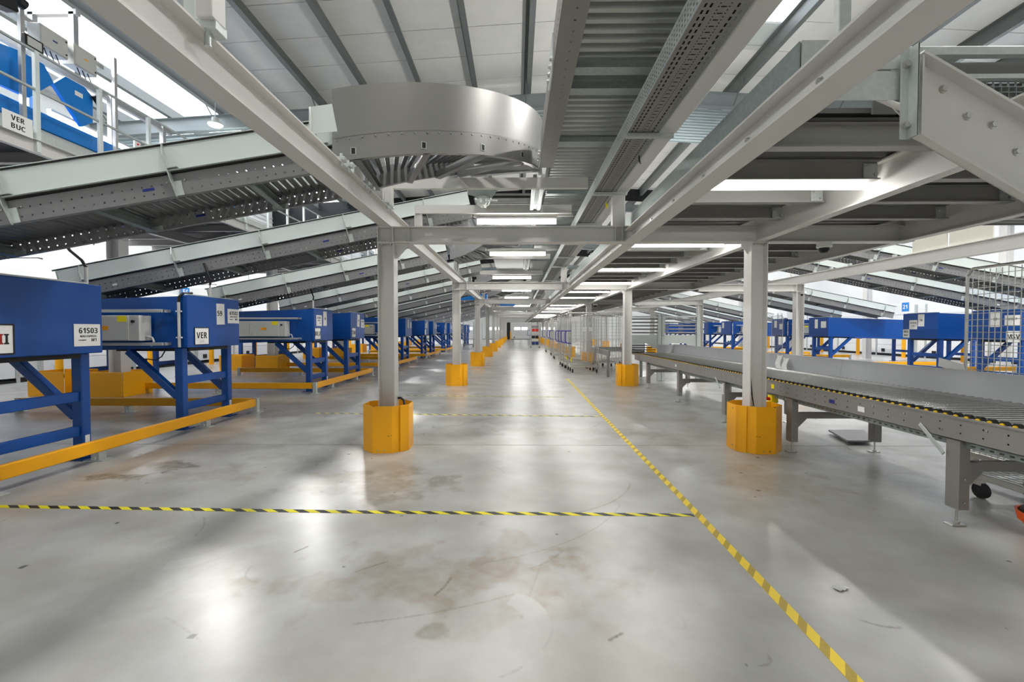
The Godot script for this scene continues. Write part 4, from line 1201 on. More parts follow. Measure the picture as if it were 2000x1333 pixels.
	for l in o2.get("papers", []):
		paper(l[0], o, l[3], l[4], Transform3D(Basis(Vector3.UP, PI / 2) * Basis(Vector3(0, 0, 1), l[6] if l.size() > 6 else 0.0), Vector3(0.002, l[2], l[1])), l[5], l[7] if l.size() > 7 else 0.0)

func telescopics() -> void:
	# local z on the left row: + is towards the camera. [near edge d, width, options]
	var L := [
		[3.65, 1.15, {"detail": 1, "riser": -0.465, "loop": true, "papers": [
			["sign", 0.43, 1.27, 0.27, 0.24, [["I", 0.09, 0.04, 0.0, "red_ink"], ["I", 0.09, 0.085, 0.0, "ink"], ["I", 0.09, 0.0, 0.0, "ink"], ["I", 0.09, -0.045, 0.0, "red_ink"]], 0.0, 0.014],
			["label", -0.398, 1.298, 0.285, 0.225, [["61S03", 0.055, 0.01, 0.045], ["MAD EXPRESS", 0.02, 0.01, -0.012], ["W1", 0.032, 0.07, -0.05], ["transport", 0.013, -0.055, -0.05]]]]}],
		[6.05, 1.14, {"detail": 1, "cabinet": true, "cab_x": -1.05, "pipe": true, "papers": [
			["sign", 0.30, 1.265, 0.275, 0.225, [["VER", 0.085, 0.0, 0.01], ["BUC", 0.035, 0.01, -0.075, "cabinet_grey"]], 0.0, 0.01],
			["note", -0.11, 1.585, 0.18, 0.31, [["59", 0.075, -0.02, 0.01]], 0.02],
			["label", -0.415, 1.563, 0.28, 0.22, [["61S02", 0.055, 0.01, 0.045], ["MAD EXPRESS", 0.02, 0.01, -0.01], ["W1", 0.03, 0.07, -0.05], ["transport", 0.012, -0.055, -0.05]]]], "riser": 0.02}],
		[9.86, 1.0, {"detail": 1, "cabinet": true, "cab_x": -1.1, "pipe": false, "papers": [
			["sign", 0.33, 1.27, 0.28, 0.24, [["MLV", 0.1, 0.0, 0.0]], 0.0, 0.008],
			["note", -0.06, 1.61, 0.19, 0.33, [["58", 0.05, 0.0, 0.0]], 0.0],
			["label", 0.255, 1.56, 0.28, 0.24, [["61S01", 0.05, 0.0, 0.06], ["MAD EXPRESS", 0.016, 0.0, 0.0], ["W1", 0.025, 0.05, -0.06]]]], "riser": 0.4}],
		[12.05, 1.08, {"papers": [
			["sign", 0.33, 1.28, 0.27, 0.24, [["TIM", 0.10, 0.0, 0.0]], 0.0, 0.008],
			["note", -0.04, 1.61, 0.19, 0.34, [["57", 0.05, 0.0, 0.0]], -0.1],
			["label", -0.38, 1.53, 0.27, 0.23, [["61S00", 0.04, 0.0, 0.06], ["W1", 0.03, 0.03, -0.06]]]]}]]
	for j in range(1, 6):
		L.append([9.86 + BAY * j, 1.0, {"cabinet": j % 2 == 1, "papers": [["sign", 0.36, 1.255, 0.25, 0.25, []], ["note", -0.02, 1.6, 0.17, 0.34, []], ["label", 0.28, 1.55, 0.2, 0.22, []]]}])
		L.append([12.05 + BAY * j, 1.08, {"cabinet": j % 2 == 0, "papers": [["note", 0.1, 1.6, 0.15, 0.34, []], ["label", -0.35, 1.55, 0.2, 0.25, []]]}])
	var extra := ["with 61S03 label", "with VER sign", "with MLV sign", "with TIM sign"]
	for k in L.size():
		var e: Array = L[k]
		telescopic("blue conveyor box in the left row, %s from the camera%s" % [ORD[k], (" " + extra[k]) if k < 4 else ""], W(-4.4, 0, e[0] + e[1] / 2), 0, e[1], e[2])
	# right row: turned round, local z + points away from the camera
	var R := [
		[10.35, 1.1, {"papers": [["sign", -0.42, 1.2, 0.3, 0.26, [["MSV", 0.1, 0, 0]]], ["note", -0.02, 1.6, 0.22, 0.36, [["17", 0.06, 0, 0]]], ["label", -0.40, 1.57, 0.34, 0.24, [["61S17", 0.05, 0, 0.03]]]]}],
		[12.35, 1.1, {"papers": [["sign", 0.43, 1.25, 0.22, 0.24, [["MOS", 0.05, 0, 0.05], ["BUC", 0.05, 0, -0.05]]], ["note", -0.05, 1.62, 0.2, 0.34, [["18", 0.06, 0, 0]]], ["label", 0.2, 1.5, 0.26, 0.26, [["61S18", 0.05, 0, 0.05], ["EXPRESS", 0.02, 0, -0.03]]]]}],
		[16.65, 1.1, {"papers": [["note", 0.1, 1.58, 0.17, 0.34, []], ["label", -0.3, 1.55, 0.28, 0.24, []]]}],
		[19.3, 1.0, {"cabinet": true, "pipe": true, "papers": [["note", 0.2, 1.6, 0.2, 0.3, []], ["label", -0.2, 1.5, 0.22, 0.24, []]]}],
		[24.2, 1.1, {"cabinet": true, "pipe": true, "papers": [["note", 0.3, 1.6, 0.2, 0.3, []]]}],
		[27.0, 1.0, {"cabinet": true, "papers": [["note", 0.2, 1.6, 0.2, 0.3, []], ["label", 0.2, 1.25, 0.2, 0.2, []]]}],
		[31.0, 1.0, {}], [34.0, 1.0, {}]]
	for k in R.size():
		var e: Array = R[k]
		var opt: Dictionary = e[2]
		opt.side = -1.0
		telescopic("blue conveyor box in the right row, %s from the camera" % ORD[k], W(11.3, 0, e[0] + e[1] / 2), PI, e[1], opt)

# ---------------------------------------------------------------- yellow floor barriers
func barrier_rail(o: Node3D, a: Vector3, b: Vector3) -> void:
	var ez := (b - a).normalized()
	var ex := Vector3.UP.cross(ez)
	part("rail", o, MB.new().box((a + b) / 2 + Vector3(0, 0.168, 0), Vector3(0.055, 0.125, (b - a).length()), Basis(ex, Vector3.UP, ez), 0.008).done(), "yellow")

func barrier_post(o: Node3D, p: Vector3) -> void:
	part("post", o, MB.new().box(p + Vector3(0, 0.118, 0), Vector3(0.075, 0.236, 0.075), Basis(), 0.004).box(p + Vector3(0, 0.005, 0), Vector3(0.16, 0.01, 0.16)).done(), "galv", Transform3D(), "galvanised post")

func barriers() -> void:
	for j in 5:
		var a := 3.62 + BAY * j
		var b := 7.40 + BAY * j
		var o := thing("floor_barrier", "low yellow U-shaped barrier around the %s pair of left blue conveyors" % ORD[j], "barrier", Vector3.ZERO, 0, "yellow floor barriers")
		barrier_rail(o, W(-4.27, 0, a + 0.05), W(-4.27, 0, b - 0.05))
		barrier_rail(o, W(-4.33, 0, b), W(-8.2, 0, b))
		barrier_rail(o, W(-4.33, 0, a), W(-8.2, 0, a))
		for p in [[-4.27, a], [-4.27, b], [-8.2, a], [-8.2, b]]:
			barrier_post(o, W(p[0], 0, p[1]))
		for p in [[-4.3, a + 1.05], [-4.3, b - 1.1], [-6.3, a + 0.03], [-6.3, b - 0.03]]:
			part("foot", o, MB.new().box(W(p[0] - 0.05, 0.055, p[1]), Vector3(0.09, 0.105, 0.09), Basis(), 0.004).box(W(p[0] - 0.05, 0.004, p[1]), Vector3(0.2, 0.008, 0.14)).cyl(W(p[0] - 0.02, 0.02, p[1] - 0.08), W(p[0] - 0.02, 0.05, p[1] - 0.08), 0.012, 6).done(), "galv", Transform3D(), "galvanised foot")
	for j in 4:
		var a: float = [9.9, 16.2, 23.7, 30.5][j]
		var b: float = [14.0, 20.9, 28.4, 35.5][j]
		var o := thing("floor_barrier", "low yellow U-shaped barrier around the %s pair of right blue conveyors" % ORD[j], "barrier", Vector3.ZERO, 0, "yellow floor barriers")
		barrier_rail(o, W(11.15, 0, a + 0.05), W(11.15, 0, b - 0.05))
		barrier_rail(o, W(11.2, 0, b), W(15.2, 0, b))
		barrier_rail(o, W(11.2, 0, a), W(15.2, 0, a))
		for p in [[11.15, a], [11.15, b], [15.2, a], [15.2, b]]:
			barrier_post(o, W(p[0], 0, p[1]))
	# building columns with big square guards, behind the left row
	for j in 6:
		var d := 9.4 + BAY * j
		var o := thing("building_column", "grey roof column behind the left blue conveyors, %s from the camera" % ORD[j], "column", W(-8.27, 0, d), 0, "roof columns on the left")
		part("shaft", o, MB.new().prism(ipoly(0.24, 0.26, 0.016, 0.012), Transform3D(Basis(Vector3(0, 0, 1), Vector3(1, 0, 0), Vector3(0, 1, 0)), Vector3(-0.13, 0, 0)), 0.015, (3.5 if j < 3 else roof_y(-8.27) - 0.8)).done(), "steel_paint")
		part("base_plate", o, MB.new().box(Vector3(0, 0.008, 0), Vector3(0.4, 0.015, 0.4)).done(), "steel_paint")
		square_guard(W(-8.27, 0, d), "large square yellow guard around the %s left roof column" % ORD[j])
		square_guard(W(-9.55, 0, d + 0.1), "large square yellow guard standing left of the %s roof column" % ORD[j])
	for j in 5:
		var d := 15.4 + BAY * j
		var o := thing("building_column", "grey roof column behind the right blue conveyors, %s from the camera" % ORD[j], "column", W(16.3, 0, d), 0, "roof columns on the right")
		part("shaft", o, MB.new().prism(ipoly(0.24, 0.26, 0.016, 0.012), Transform3D(Basis(Vector3(0, 0, 1), Vector3(1, 0, 0), Vector3(0, 1, 0)), Vector3(-0.13, 0, 0)), 0.015, roof_y(16.3) - 0.8).done(), "steel_paint")
		part("base_plate", o, MB.new().box(Vector3(0, 0.008, 0), Vector3(0.4, 0.015, 0.4)).done(), "steel_paint")
	# bollards by the dock doors
	for j in 10:
		bollard(W(18.9, 0, 10.5 + BAY * 0.5 * j), "yellow steel bollard between right dock doors, %s from the camera" % ORD[j])
	for j in 10:
		bollard(W(-12.0, 0, 5.85 + BAY * 0.5 * j), "yellow steel bollard between left dock doors, %s from the camera" % ORD[j])
	bollard(W(-0.86, 0, 64.5), "yellow bollard at the far end of the aisle beside the loading door")

func square_guard(at: Vector3, label: String) -> void:
	var o := thing("column_guard", label, "column guard", at, 0, "large yellow guards on the left")
	var s := 0.38
	for k in 4:
		var b := Basis(Vector3.UP, k * PI / 2)
		part("panel", o, MB.new().box(b * Vector3(0, 0.25, s), Vector3(s * 2 - 0.02, 0.5, 0.012), b, 0.003).done(), "yellow")

func bollard(at: Vector3, label: String) -> void:
	var o := thing("bollard", label, "bollard", at, 0, "yellow bollards")
	part("tube", o, MB.new().lathe([Vector2(0.085, 0.01), Vector2(0.085, 1.12), Vector2(0.07, 1.17), Vector2(0, 1.19)], Vector3.ZERO, 12).done(), "yellow")
	part("base_plate", o, MB.new().box(Vector3(0, 0.006, 0), Vector3(0.26, 0.012, 0.26)).done(), "yellow")

# ---------------------------------------------------------------- sorter and its walkway, upper left
func sorter() -> void:
	var wk := thing("walkway", "raised grey steel walkway with railing at upper left", "walkway")
	part("fascia_beam", wk, MB.new().prism(cpoly(-0.07, 0.19, 0.008), T3(W(-6.5, 3.72, -1.0), ALONG_D), 0, 26.0).done(), "steel_paint")
	part("kick_plate", wk, MB.new().box(W(-6.53, 4.0, 12.0), Vector3(0.006, 0.14, 25.9)).done(), "galv")
	part("floor_plate", wk, MB.new().box(W(-7.0, 3.9, 12.0), Vector3(0.95, 0.03, 25.9)).box(W(-9.2, 3.9, 12.0), Vector3(3.3, 0.03, 25.9)).done(), "deck_dark")
	for k in 28:
		part("joist", wk, MB.new().prism(ipoly(0.09, 0.15, 0.01, 0.008), Transform3D(ALONG_X, W(-11.0, 3.73, 0.2 + k * 0.9)), 0, 4.42).done(), "joist_grey")
	part("inner_beam", wk, MB.new().prism(ipoly(0.12, 0.2, 0.012, 0.009), T3(W(-8.27, 3.52, -1.0), ALONG_D), 0, 26.0).done(), "joist_grey")
	for d in [1.4, 2.35, 3.3, 4.25, 5.2, 6.16, 7.1, 8.04, 9.0, 9.95, 10.9, 11.9, 12.9, 13.9, 14.9, 15.9, 16.9, 17.9, 18.9, 19.9, 20.9]:
		part("railing_post", wk, MB.new().box(W(-6.48, 4.43, d), Vector3(0.05, 1.36, 0.06), Basis(), 0.004).done(), "galv_sheet")
	for y in [5.1, 4.59]:
		part("railing_rail", wk, MB.new().cyl(W(-6.48, y, 0.5), W(-6.48, y, 21.0), 0.021, 8).done(), "galv")
	var sg := thing("hanging_sign", "white sign reading VER BUC fixed to the walkway railing", "sign", W(-6.425, 4.01, 5.87), PI / 2)
	paper("board", sg, 0.36, 0.24, Transform3D(), [["VER", 0.065, 0.0, 0.05], ["BUC", 0.065, 0.0, -0.05]])
	# blue sorter
	var so := thing("parcel_sorter", "bright blue parcel sorter with angled side plates on the walkway", "sorter")
	part("side_band", so, MB.new().box(W(-7.6, 4.64, 5.6), Vector3(0.3, 0.26, 13.0), Basis(), 0.01).done(), "blue_bright")
	part("lower_skirt", so, MB.new().box(W(-7.62, 4.42, 5.6), Vector3(0.28, 0.17, 13.0)).done(), "galv")
	part("tray_bed", so, MB.new().box(W(-8.3, 4.7, 5.6), Vector3(1.1, 0.05, 13.0)).done(), "rubber")
	for pl in [[[6.2, 5.4], [6.82, 5.51], [7.16, 5.51], [7.31, 5.3], [6.93, 4.88], [6.2, 4.86]], [[7.3, 5.29], [7.5, 5.51], [7.83, 5.51], [7.98, 5.42], [7.97, 4.97], [7.77, 4.81]], [[4.4, 5.35], [5.0, 5.5], [5.9, 5.5], [6.05, 5.3], [5.6, 4.9], [4.4, 4.86]]]:
		var pv := PackedVector2Array()
		for q in pl:
			pv.append(Vector2(q[0], q[1]))
		part("side_plate", so, MB.new().prism(pv, Transform3D(Basis(Vector3(0, 0, -1), Vector3(0, 1, 0), Vector3(1, 0, 0)), Vector3(-7.46, 0, 0)), 0, 0.06).done(), "blue_bright")
	paper("warning_label", so, 0.14, 0.075, Transform3D(Basis(Vector3.UP, PI / 2), W(-7.397, 5.33, 7.72)), [])
	part("motor", so, MB.new().cyl(W(-7.34, 5.42, 7.93), W(-7.34, 5.30, 8.05), 0.045, 10).done(), "black")
	for d in [5.2, 6.35, 7.4, 8.9, 10.2]:
		part("upright", so, MB.new().box(W(-7.9, 5.3, d), Vector3(0.09, 1.2, 0.09), Basis(), 0.006).done(), "aluminium")
	part("top_rail", so, MB.new().box(W(-7.52, 6.1, 6.6), Vector3(0.08, 0.08, 3.4), Basis(), 0.006).box(W(-7.95, 5.86, 6.0), Vector3(0.08, 0.1, 9.0), Basis(), 0.006).done(), "aluminium")
	for d in [5.15, 6.7, 8.25]:
		part("hanger", so, MB.new().box(W(-7.25, 5.1, d), Vector3(0.06, 2.3, 0.06), Basis(), 0.005).done(), "aluminium")
	part("portal", so, MB.new().box(W(-9.4, 6.45, 8.9), Vector3(0.1, 2.1, 0.1)).box(W(-8.6, 6.45, 8.9), Vector3(0.1, 2.1, 0.1)).box(W(-9.0, 7.5, 8.9), Vector3(1.0, 0.1, 0.1)).done(), "aluminium")
	for c in [[6.92, 7.35, 5.68, 6.0, "grey control cabinet with blue logo plate hung above the sorter"], [7.45, 7.85, 5.68, 6.03, "grey control cabinet with orange warning triangle hung above the sorter"]]:
		var o := thing("control_cabinet", c[4], "cabinet", W(-7.2, 0, 0))
		part("housing", o, MB.new().box(W(-0.1, (c[2] + c[3]) / 2, (c[0] + c[1]) / 2), Vector3(0.2, c[3] - c[2], c[1] - c[0]), Basis(), 0.006).done(), "cabinet_grey")
		part("door", o, MB.new().box(W(0.005, (c[2] + c[3]) / 2, (c[0] + c[1]) / 2), Vector3(0.012, c[3] - c[2] - 0.02, c[1] - c[0] - 0.02), Basis(), 0.003).done(), "cabinet_grey")
		part("emblem", o, MB.new().box(W(0.013, (c[2] + c[3]) / 2, (c[0] + c[1]) / 2), Vector3(0.003, 0.02, 0.07)).done(), "decal_blue" if c[0] < 7 else "sticker_orange")
		for y in [c[2] + 0.06, c[3] - 0.06]:
			part("lock", o, MB.new().cyl(W(0.01, y, c[1] - 0.04), W(0.02, y, c[1] - 0.04), 0.012, 8).done(), "black")
		for q in 3:
			var dd: float = c[0] + 0.1 + q * 0.09
			part("cable", o, MB.new().tube([W(-0.05, c[2], dd), W(-0.03, c[2] - 0.09, dd + 0.02), W(-0.05, c[2] - 0.13, dd + 0.07), W(-0.1, c[2] - 0.1, dd + 0.1)], 0.008).done(), "black")
	var pc := thing("operator_panel", "small black-framed operator screen at upper left", "screen", W(-7.1, 5.55, 6.72), PI / 2)
	part("arm", pc, MB.new().box(Vector3(0, 0, -0.085), Vector3(0.04, 0.04, 0.13)).done(), "aluminium")
	part("housing", pc, MB.new().box(Vector3(0, 0, 0), Vector3(0.26, 0.17, 0.05), Basis(), 0.005).done(), "black")
	part("display", pc, MB.new().box(Vector3(0, 0.0, 0.026), Vector3(0.2, 0.12, 0.004)).done(), "cabinet_grey")
	var mh := thing("motor_unit", "blue motor with black ribbed cable guide at the upper left corner", "motor", W(-7.1, 6.05, 6.35))
	part("housing", mh, MB.new().box(Vector3(0, 0.05, 0.1), Vector3(0.22, 0.16, 0.5), Basis(Vector3.RIGHT, 0.2), 0.02).done(), "blue_bright")
	part("end_cap", mh, MB.new().cyl(Vector3(0, 0.0, -0.16), Vector3(0, -0.02, -0.26), 0.075, 12).done(), "black")
	part("cable_guide", mh, MB.new().box(Vector3(0, -0.16, 0.15), Vector3(0.2, 0.24, 0.5), Basis(Vector3.RIGHT, 0.2), 0.02).done(), "black")
	var wp := thing("wall_panel", "white wall-mounted operator panel with red button beyond the walkway", "control panel", W(-7.2, 4.8, 8.75), PI / 4)
	part("housing", wp, MB.new().box(Vector3(0, 0, 0), Vector3(0.22, 0.32, 0.1), Basis(), 0.008).done(), "paper")
	part("display", wp, MB.new().box(Vector3(0.03, 0.06, 0.052), Vector3(0.08, 0.1, 0.006)).done(), "frame_grey")
	part("button", wp, MB.new().box(Vector3(-0.05, 0.08, 0.053), Vector3(0.03, 0.03, 0.01)).done(), "red")
	for s in [[8.0, 9.7, "bright tube light lying behind the blue sorter plates"], [5.6, 7.2, "bright tube light behind the front sorter plates"]]:
		var o := thing("tube_light", s[2], "light", W(-8.2, 5.15, (s[0] + s[1]) / 2))
		part("tube", o, MB.new().cyl(W(0, 0, -(s[1] - s[0]) / 2), W(0, 0, (s[1] - s[0]) / 2), 0.035, 10).done(), "tube_light")
		part("housing", o, MB.new().box(Vector3(0, 0.06, 0), Vector3(0.09, 0.04, s[1] - s[0])).done(), "cabinet_grey")
		area_light(o, Vector3(0, -0.045, 0), 0.07, s[1] - s[0], 1.0, Color.WHITE)
	# lamps under the walkway, seen between the conveyors
	for k in 6:
		var o := thing("tube_light", "small tube light low under the left walkway, %s from the camera" % ORD[k], "light", W(-10.2, 2.75, 9.2 + 2.7 * k))
		part("tube", o, MB.new().cyl(Vector3(-0.5, 0, 0), Vector3(0.5, 0, 0), 0.035, 8).done(), "tube_light")
		part("housing", o, MB.new().box(Vector3(0, 0.055, 0), Vector3(1.05, 0.03, 0.09)).done(), "cabinet_grey")
		part("hanger", o, MB.new().cyl(Vector3(0, 0.07, 0), Vector3(0, 0.979, 0), 0.008, 5).done(), "galv")
		area_light(o, Vector3(0, -0.045, 0), 1.0, 0.07, 0.8, Color.WHITE)

# ---------------------------------------------------------------- roller table on the right
func table() -> void:
	var x0 := 3.0
	var x1 := 3.96
	var d0 := 1.75
	var d1 := 11.6
	var yt := 0.76
	var o := thing("roller_table", "long grey roller table with black and yellow roller caps on the right of the aisle", "conveyor")
	var m := MB.new()
	m.slotted(W(x0, yt - 0.16, d0), Vector3(0, 0, -1), Vector3(0, 1, 0), d1 - d0, 0.15, [[0.05, 0.011, 0.011, 0.15], [0.105, 0.011, 0.011, 0.15]])
	m.box(W(x0 + 0.025, yt - 0.008, (d0 + d1) / 2), Vector3(0.06, 0.012, d1 - d0))
	m.box(W(x0 + 0.025, yt - 0.158, (d0 + d1) / 2), Vector3(0.05, 0.004, d1 - d0))
	part("front_frame", o, m.done(), "table_grey")
	part("dark_backing", o, MB.new().box(W(x0 + 0.014, yt - 0.085, (d0 + d1) / 2), Vector3(0.004, 0.14, d1 - d0)).done(), "black")  # black backing added behind the frame holes so they read dark
	part("back_frame", o, MB.new().prism(cpoly(0.05, 0.16, 0.004), T3(W(x1 + 0.06, yt - 0.16, d0), ALONG_D), 0, d1 - d0).done(), "table_grey")
	m = MB.new()
	m.slotted(W(x0 + 0.05, yt - 0.21, d0), Vector3(0, 0, -1), Vector3(0, 1, 0), 9.0, 0.06, [[0.018, 0.011, 0.028, 0.06], [0.042, 0.011, 0.028, 0.06]])
	m.box(W(x0 + 0.13, yt - 0.21, d0 + 4.5), Vector3(0.16, 0.004, 9.0))
	part("cable_tray", o, m.done(), "galv_dark", Transform3D(), "perforated tray under the frame")
	var rl := MB.new().cyl(Vector3(x0 + 0.045, 0, 0), Vector3(x1 + 0.0, 0, 0), 0.025, 10).done()
	var cp := MB.new().cyl(Vector3(x0 + 0.022, 0, 0), Vector3(x0 + 0.05, 0, 0), 0.029, 10).done()
	var cy := MB.new().cyl(Vector3(x0 + 0.014, 0, 0), Vector3(x0 + 0.0221, 0, 0), 0.016, 8).done()
	var n := int((d1 - d0 - 0.1) / 0.075)
	for k in n:
		var p := W(0, yt - 0.006, d0 + 0.05 + k * 0.075)
		var r := part("roller", o, rl, "roller", T3(p))
		part("end_cap", r, cp, "roller_cap", Transform3D(), "black roller cap")
		part("bearing", r, cy, "cap_yellow", Transform3D(), "yellow bearing")
	for s in [[d0, 5.6], [5.603, 9.0], [9.003, 11.55]]:
		part("back_guard", o, MB.new().prism(PackedVector2Array([Vector2(0, yt - 0.02), Vector2(0.008, yt - 0.02), Vector2(0.04, 0.985), Vector2(0.075, 0.985), Vector2(0.075, 0.99), Vector2(0.034, 0.99)]), Transform3D(Basis(Vector3(1, 0, 0), Vector3(0, 1, 0), Vector3(0, 0, 1)), W(x1 - 0.01, 0, s[1])), 0, s[1] - s[0]).done(), "guard_grey")
	part("guard_end", o, MB.new().box(W(x1 - 0.15, 0.86, 11.56), Vector3(0.5, 0.24, 0.006)).done(), "guard_grey")
	# leg frames
	for d in [3.16, 5.05, 6.65, 8.53, 10.56]:
		for x in [x0 + 0.05, x1 + 0.0]:
			part("leg", o, MB.new().prism(cpoly(0.07, 0.1, 0.004), Transform3D(Basis(Vector3(1, 0, 0), Vector3(0, 0, 1), Vector3(0, -1, 0)), W(x - 0.035, yt - 0.165, d + 0.05)), 0, yt - 0.165 - 0.12).done(), "table_grey")
			part("foot", o, MB.new().cyl(W(x, 0.01, d), W(x, 0.13, d), 0.008, 6).box(W(x - 0.01, 0.005, d), Vector3(0.1, 0.01, 0.07), Basis(), 0.002).cyl(W(x, 0.012, d), W(x, 0.026, d), 0.018, 6).done(), "zinc", Transform3D(), "levelling foot")
		part("stretcher", o, MB.new().prism(cpoly(0.03, 0.07, 0.004), Transform3D(ALONG_X, W(x0 + 0.09, 0.37, d)), 0, x1 - x0 - 0.13).done(), "table_grey")
		for s in [1.0, -1.0]:
			var bx: float = x0 + 0.085 if s > 0 else x1 - 0.035
			part("corner_plate", o, MB.new().prism(PackedVector2Array([Vector2(0, 0.27), Vector2(0, 0.44), Vector2(s * 0.1, 0.44), Vector2(s * 0.1, 0.37)]), T3(W(bx, 0, d - 0.03)), 0, 0.005).done(), "table_grey")
		for q in [[0.56], [0.17], [0.33]]:
			part("bolt", o, rivet_mesh(), "zinc", T3(W(x0 + 0.05, q[0], d - 0.051)))
	part("strap", o, MB.new().box(W(x0 - 0.008, yt - 0.19, 3.30), Vector3(0.008, 0.03, 0.26), Basis(Vector3.RIGHT, 0.72), 0.002).done(), "galv", Transform3D(), "diagonal galvanised strap")
	part("strap", o, MB.new().box(W(x0 - 0.008, yt - 0.19, 6.8), Vector3(0.008, 0.03, 0.22), Basis(Vector3.RIGHT, 0.72), 0.002).done(), "galv", Transform3D(), "diagonal galvanised strap")
	for q in [[4.35, 0.035, 0.07, "decal_blue", 0.09], [5.72, 0.07, 0.06, "sticker_yellow", 0.075], [5.35, 0.05, 0.06, "sticker_yellow", 0.07]]:
		part("sticker", o, MB.new().box(W(x0 - 0.002, yt - q[4], q[0]), Vector3(0.003, q[1], q[2]), Basis(), 0.0).done(), q[3])
	for q in [[3.98, 0.045, 0.075, 0.1], [8.6, 0.05, 0.05, 0.08]]:
		part("sticker", o, MB.new().box(W(x0 - 0.002, yt - q[3], q[0]), Vector3(0.003, q[1], q[2])).done(), "paper")
	for k in 30:
		part("bolt", o, rivet_mesh(), "zinc", Transform3D(Basis(Vector3.UP, -PI / 2), W(x0, yt - (0.055 if k % 3 else 0.11), 2.3 + k * 0.31)))
	part("stop_button", o, MB.new().cyl(W(x0 + 0.02, 0.53, 5.45), W(x0 - 0.03, 0.53, 5.45), 0.02, 10).done(), "red", Transform3D(), "red stop button")
	part("stop_box", o, MB.new().box(W(x0 + 0.06, 0.53, 5.45), Vector3(0.08, 0.09, 0.09), Basis(), 0.006).done(), "sticker_yellow", Transform3D(), "yellow stop button box")
	part("conduit", o, MB.new().cyl(W(x0 - 0.01, 0.42, 6.6), W(x0 - 0.01, 0.58, 6.6), 0.016, 8).done(), "paper")
	# crumpled document pouches hung on the guard
	var pp := thing("document_pouch", "crumpled white paper sheets hung over the roller table's back guard", "paper", W(x1 - 0.03, 0.86, 6.68), -PI / 2)
	for s in [[-0.13, 0.02, 0.14, 0.2, 0.1], [0.03, -0.01, 0.13, 0.19, -0.08]]:
		var q := MB.new()
		var pts := []
		for iy in 5:
			for ix in 4:
				pts.append(Vector3(s[0] + (ix / 3.0 - 0.5) * s[2] * (1.0 - 0.1 * (iy % 2)), s[1] + (iy / 4.0 - 0.5) * s[3] + 0.012 * sin(ix * 2.1), 0.03 + 0.018 * sin(ix * 1.9 + iy * 1.3)))
		for iy in 4:
			for ix in 3:
				var a: int = iy * 4 + ix
				for z in [0.0, -0.003]:
					var off := Vector3(0, 0, z)
					q.quad(pts[a] + off, pts[a + 1] + off, pts[a + 5] + off, pts[a + 4] + off, Vector3(0, 0, 1 if z == 0.0 else -1))
		part("sheet", pp, q.done(), "paper")
	var sh := thing("paper_sheet", "white paper sheet sticking up behind the table guard beside the near roll cage", "paper", W(4.06, 0.975, 4.28), -PI / 2)
	part("sheet", sh, MB.new().prism(PackedVector2Array([Vector2(-0.13, 0.03), Vector2(-0.09, 0.12), Vector2(0.13, 0.07), Vector2(0.13, -0.02)]), Transform3D(Basis(Vector3.RIGHT, 0.35), Vector3.ZERO), 0, 0.002).done(), "paper")
	# lifting gates at the far end of the table
	for k in 2:
		var gx := 2.82 + 1.02 * k
		var g := thing("lifting_gate", ["left", "right"][k] + " lifting gate with grey panel and horizontal rods at the table's far end", "gate", W(gx, 0, 12.1), 0, "lifting gates")
		for s in [0.03, 0.95]:
			part("post", g, MB.new().box(Vector3(s, 0.87, 0), Vector3(0.09, 1.72, 0.12), Basis(), 0.006).done(), "galv")
			for q in 8:
				part("bolt", g, rivet_mesh(), "zinc", T3(Vector3(s, 0.9 + q * 0.1, 0.061)))
		for q in 5:
			part("rod", g, MB.new().cyl(Vector3(0.07, 1.28 + q * 0.09, 0.02), Vector3(0.91, 1.28 + q * 0.09, 0.02), 0.02, 8).done(), "frame_grey")
		part("top_bar", g, MB.new().box(Vector3(0.49, 1.7, 0), Vector3(0.84, 0.04, 0.08), Basis(), 0.004).done(), "galv")
		part("panel", g, MB.new().prism(PackedVector2Array([Vector2(0.08, 1.22), Vector2(0.90, 1.22), Vector2(0.90, 0.86), Vector2(0.80, 0.86), Vector2(0.62, 1.0), Vector2(0.26, 1.0), Vector2(0.08, 0.92)]), Transform3D(), 0.0, 0.02).done(), "galv")
		for q in 4:
			part("rod", g, MB.new().cyl(Vector3(0.1, 0.76 + q * 0.06, -0.05), Vector3(0.88, 0.76 + q * 0.06, -0.05), 0.012, 6).done(), "black")
	# second table behind the gates
	var t2 := thing("roller_table", "short grey roller table beyond the lifting gates", "conveyor", W(3.0, 0, 13.0))
	part("frame", t2, MB.new().box(Vector3(-0.35, 0.68, -1.4), Vector3(0.05, 0.16, 2.8), Basis(), 0.004).box(Vector3(0.6, 0.68, -1.4), Vector3(0.05, 0.16, 2.8), Basis(), 0.004).done(), "table_grey")
	var rm := MB.new()
	for k in 36:
		rm.cyl(Vector3(-0.32, 0.75, -0.05 - k * 0.075), Vector3(0.57, 0.75, -0.05 - k * 0.075), 0.025, 6, false)
	part("roller_bed", t2, rm.done(), "roller").set_meta("kind", "stuff")
	part("back_guard", t2, MB.new().box(Vector3(0.64, 0.88, -1.4), Vector3(0.02, 0.3, 2.8)).done(), "guard_grey")
	for p in [[-0.35, -0.2], [0.6, -0.2], [-0.35, -2.5], [0.6, -2.5]]:
		part("leg", t2, MB.new().box(Vector3(p[0], 0.3, p[1]), Vector3(0.07, 0.6, 0.07), Basis(), 0.004).done(), "table_grey")

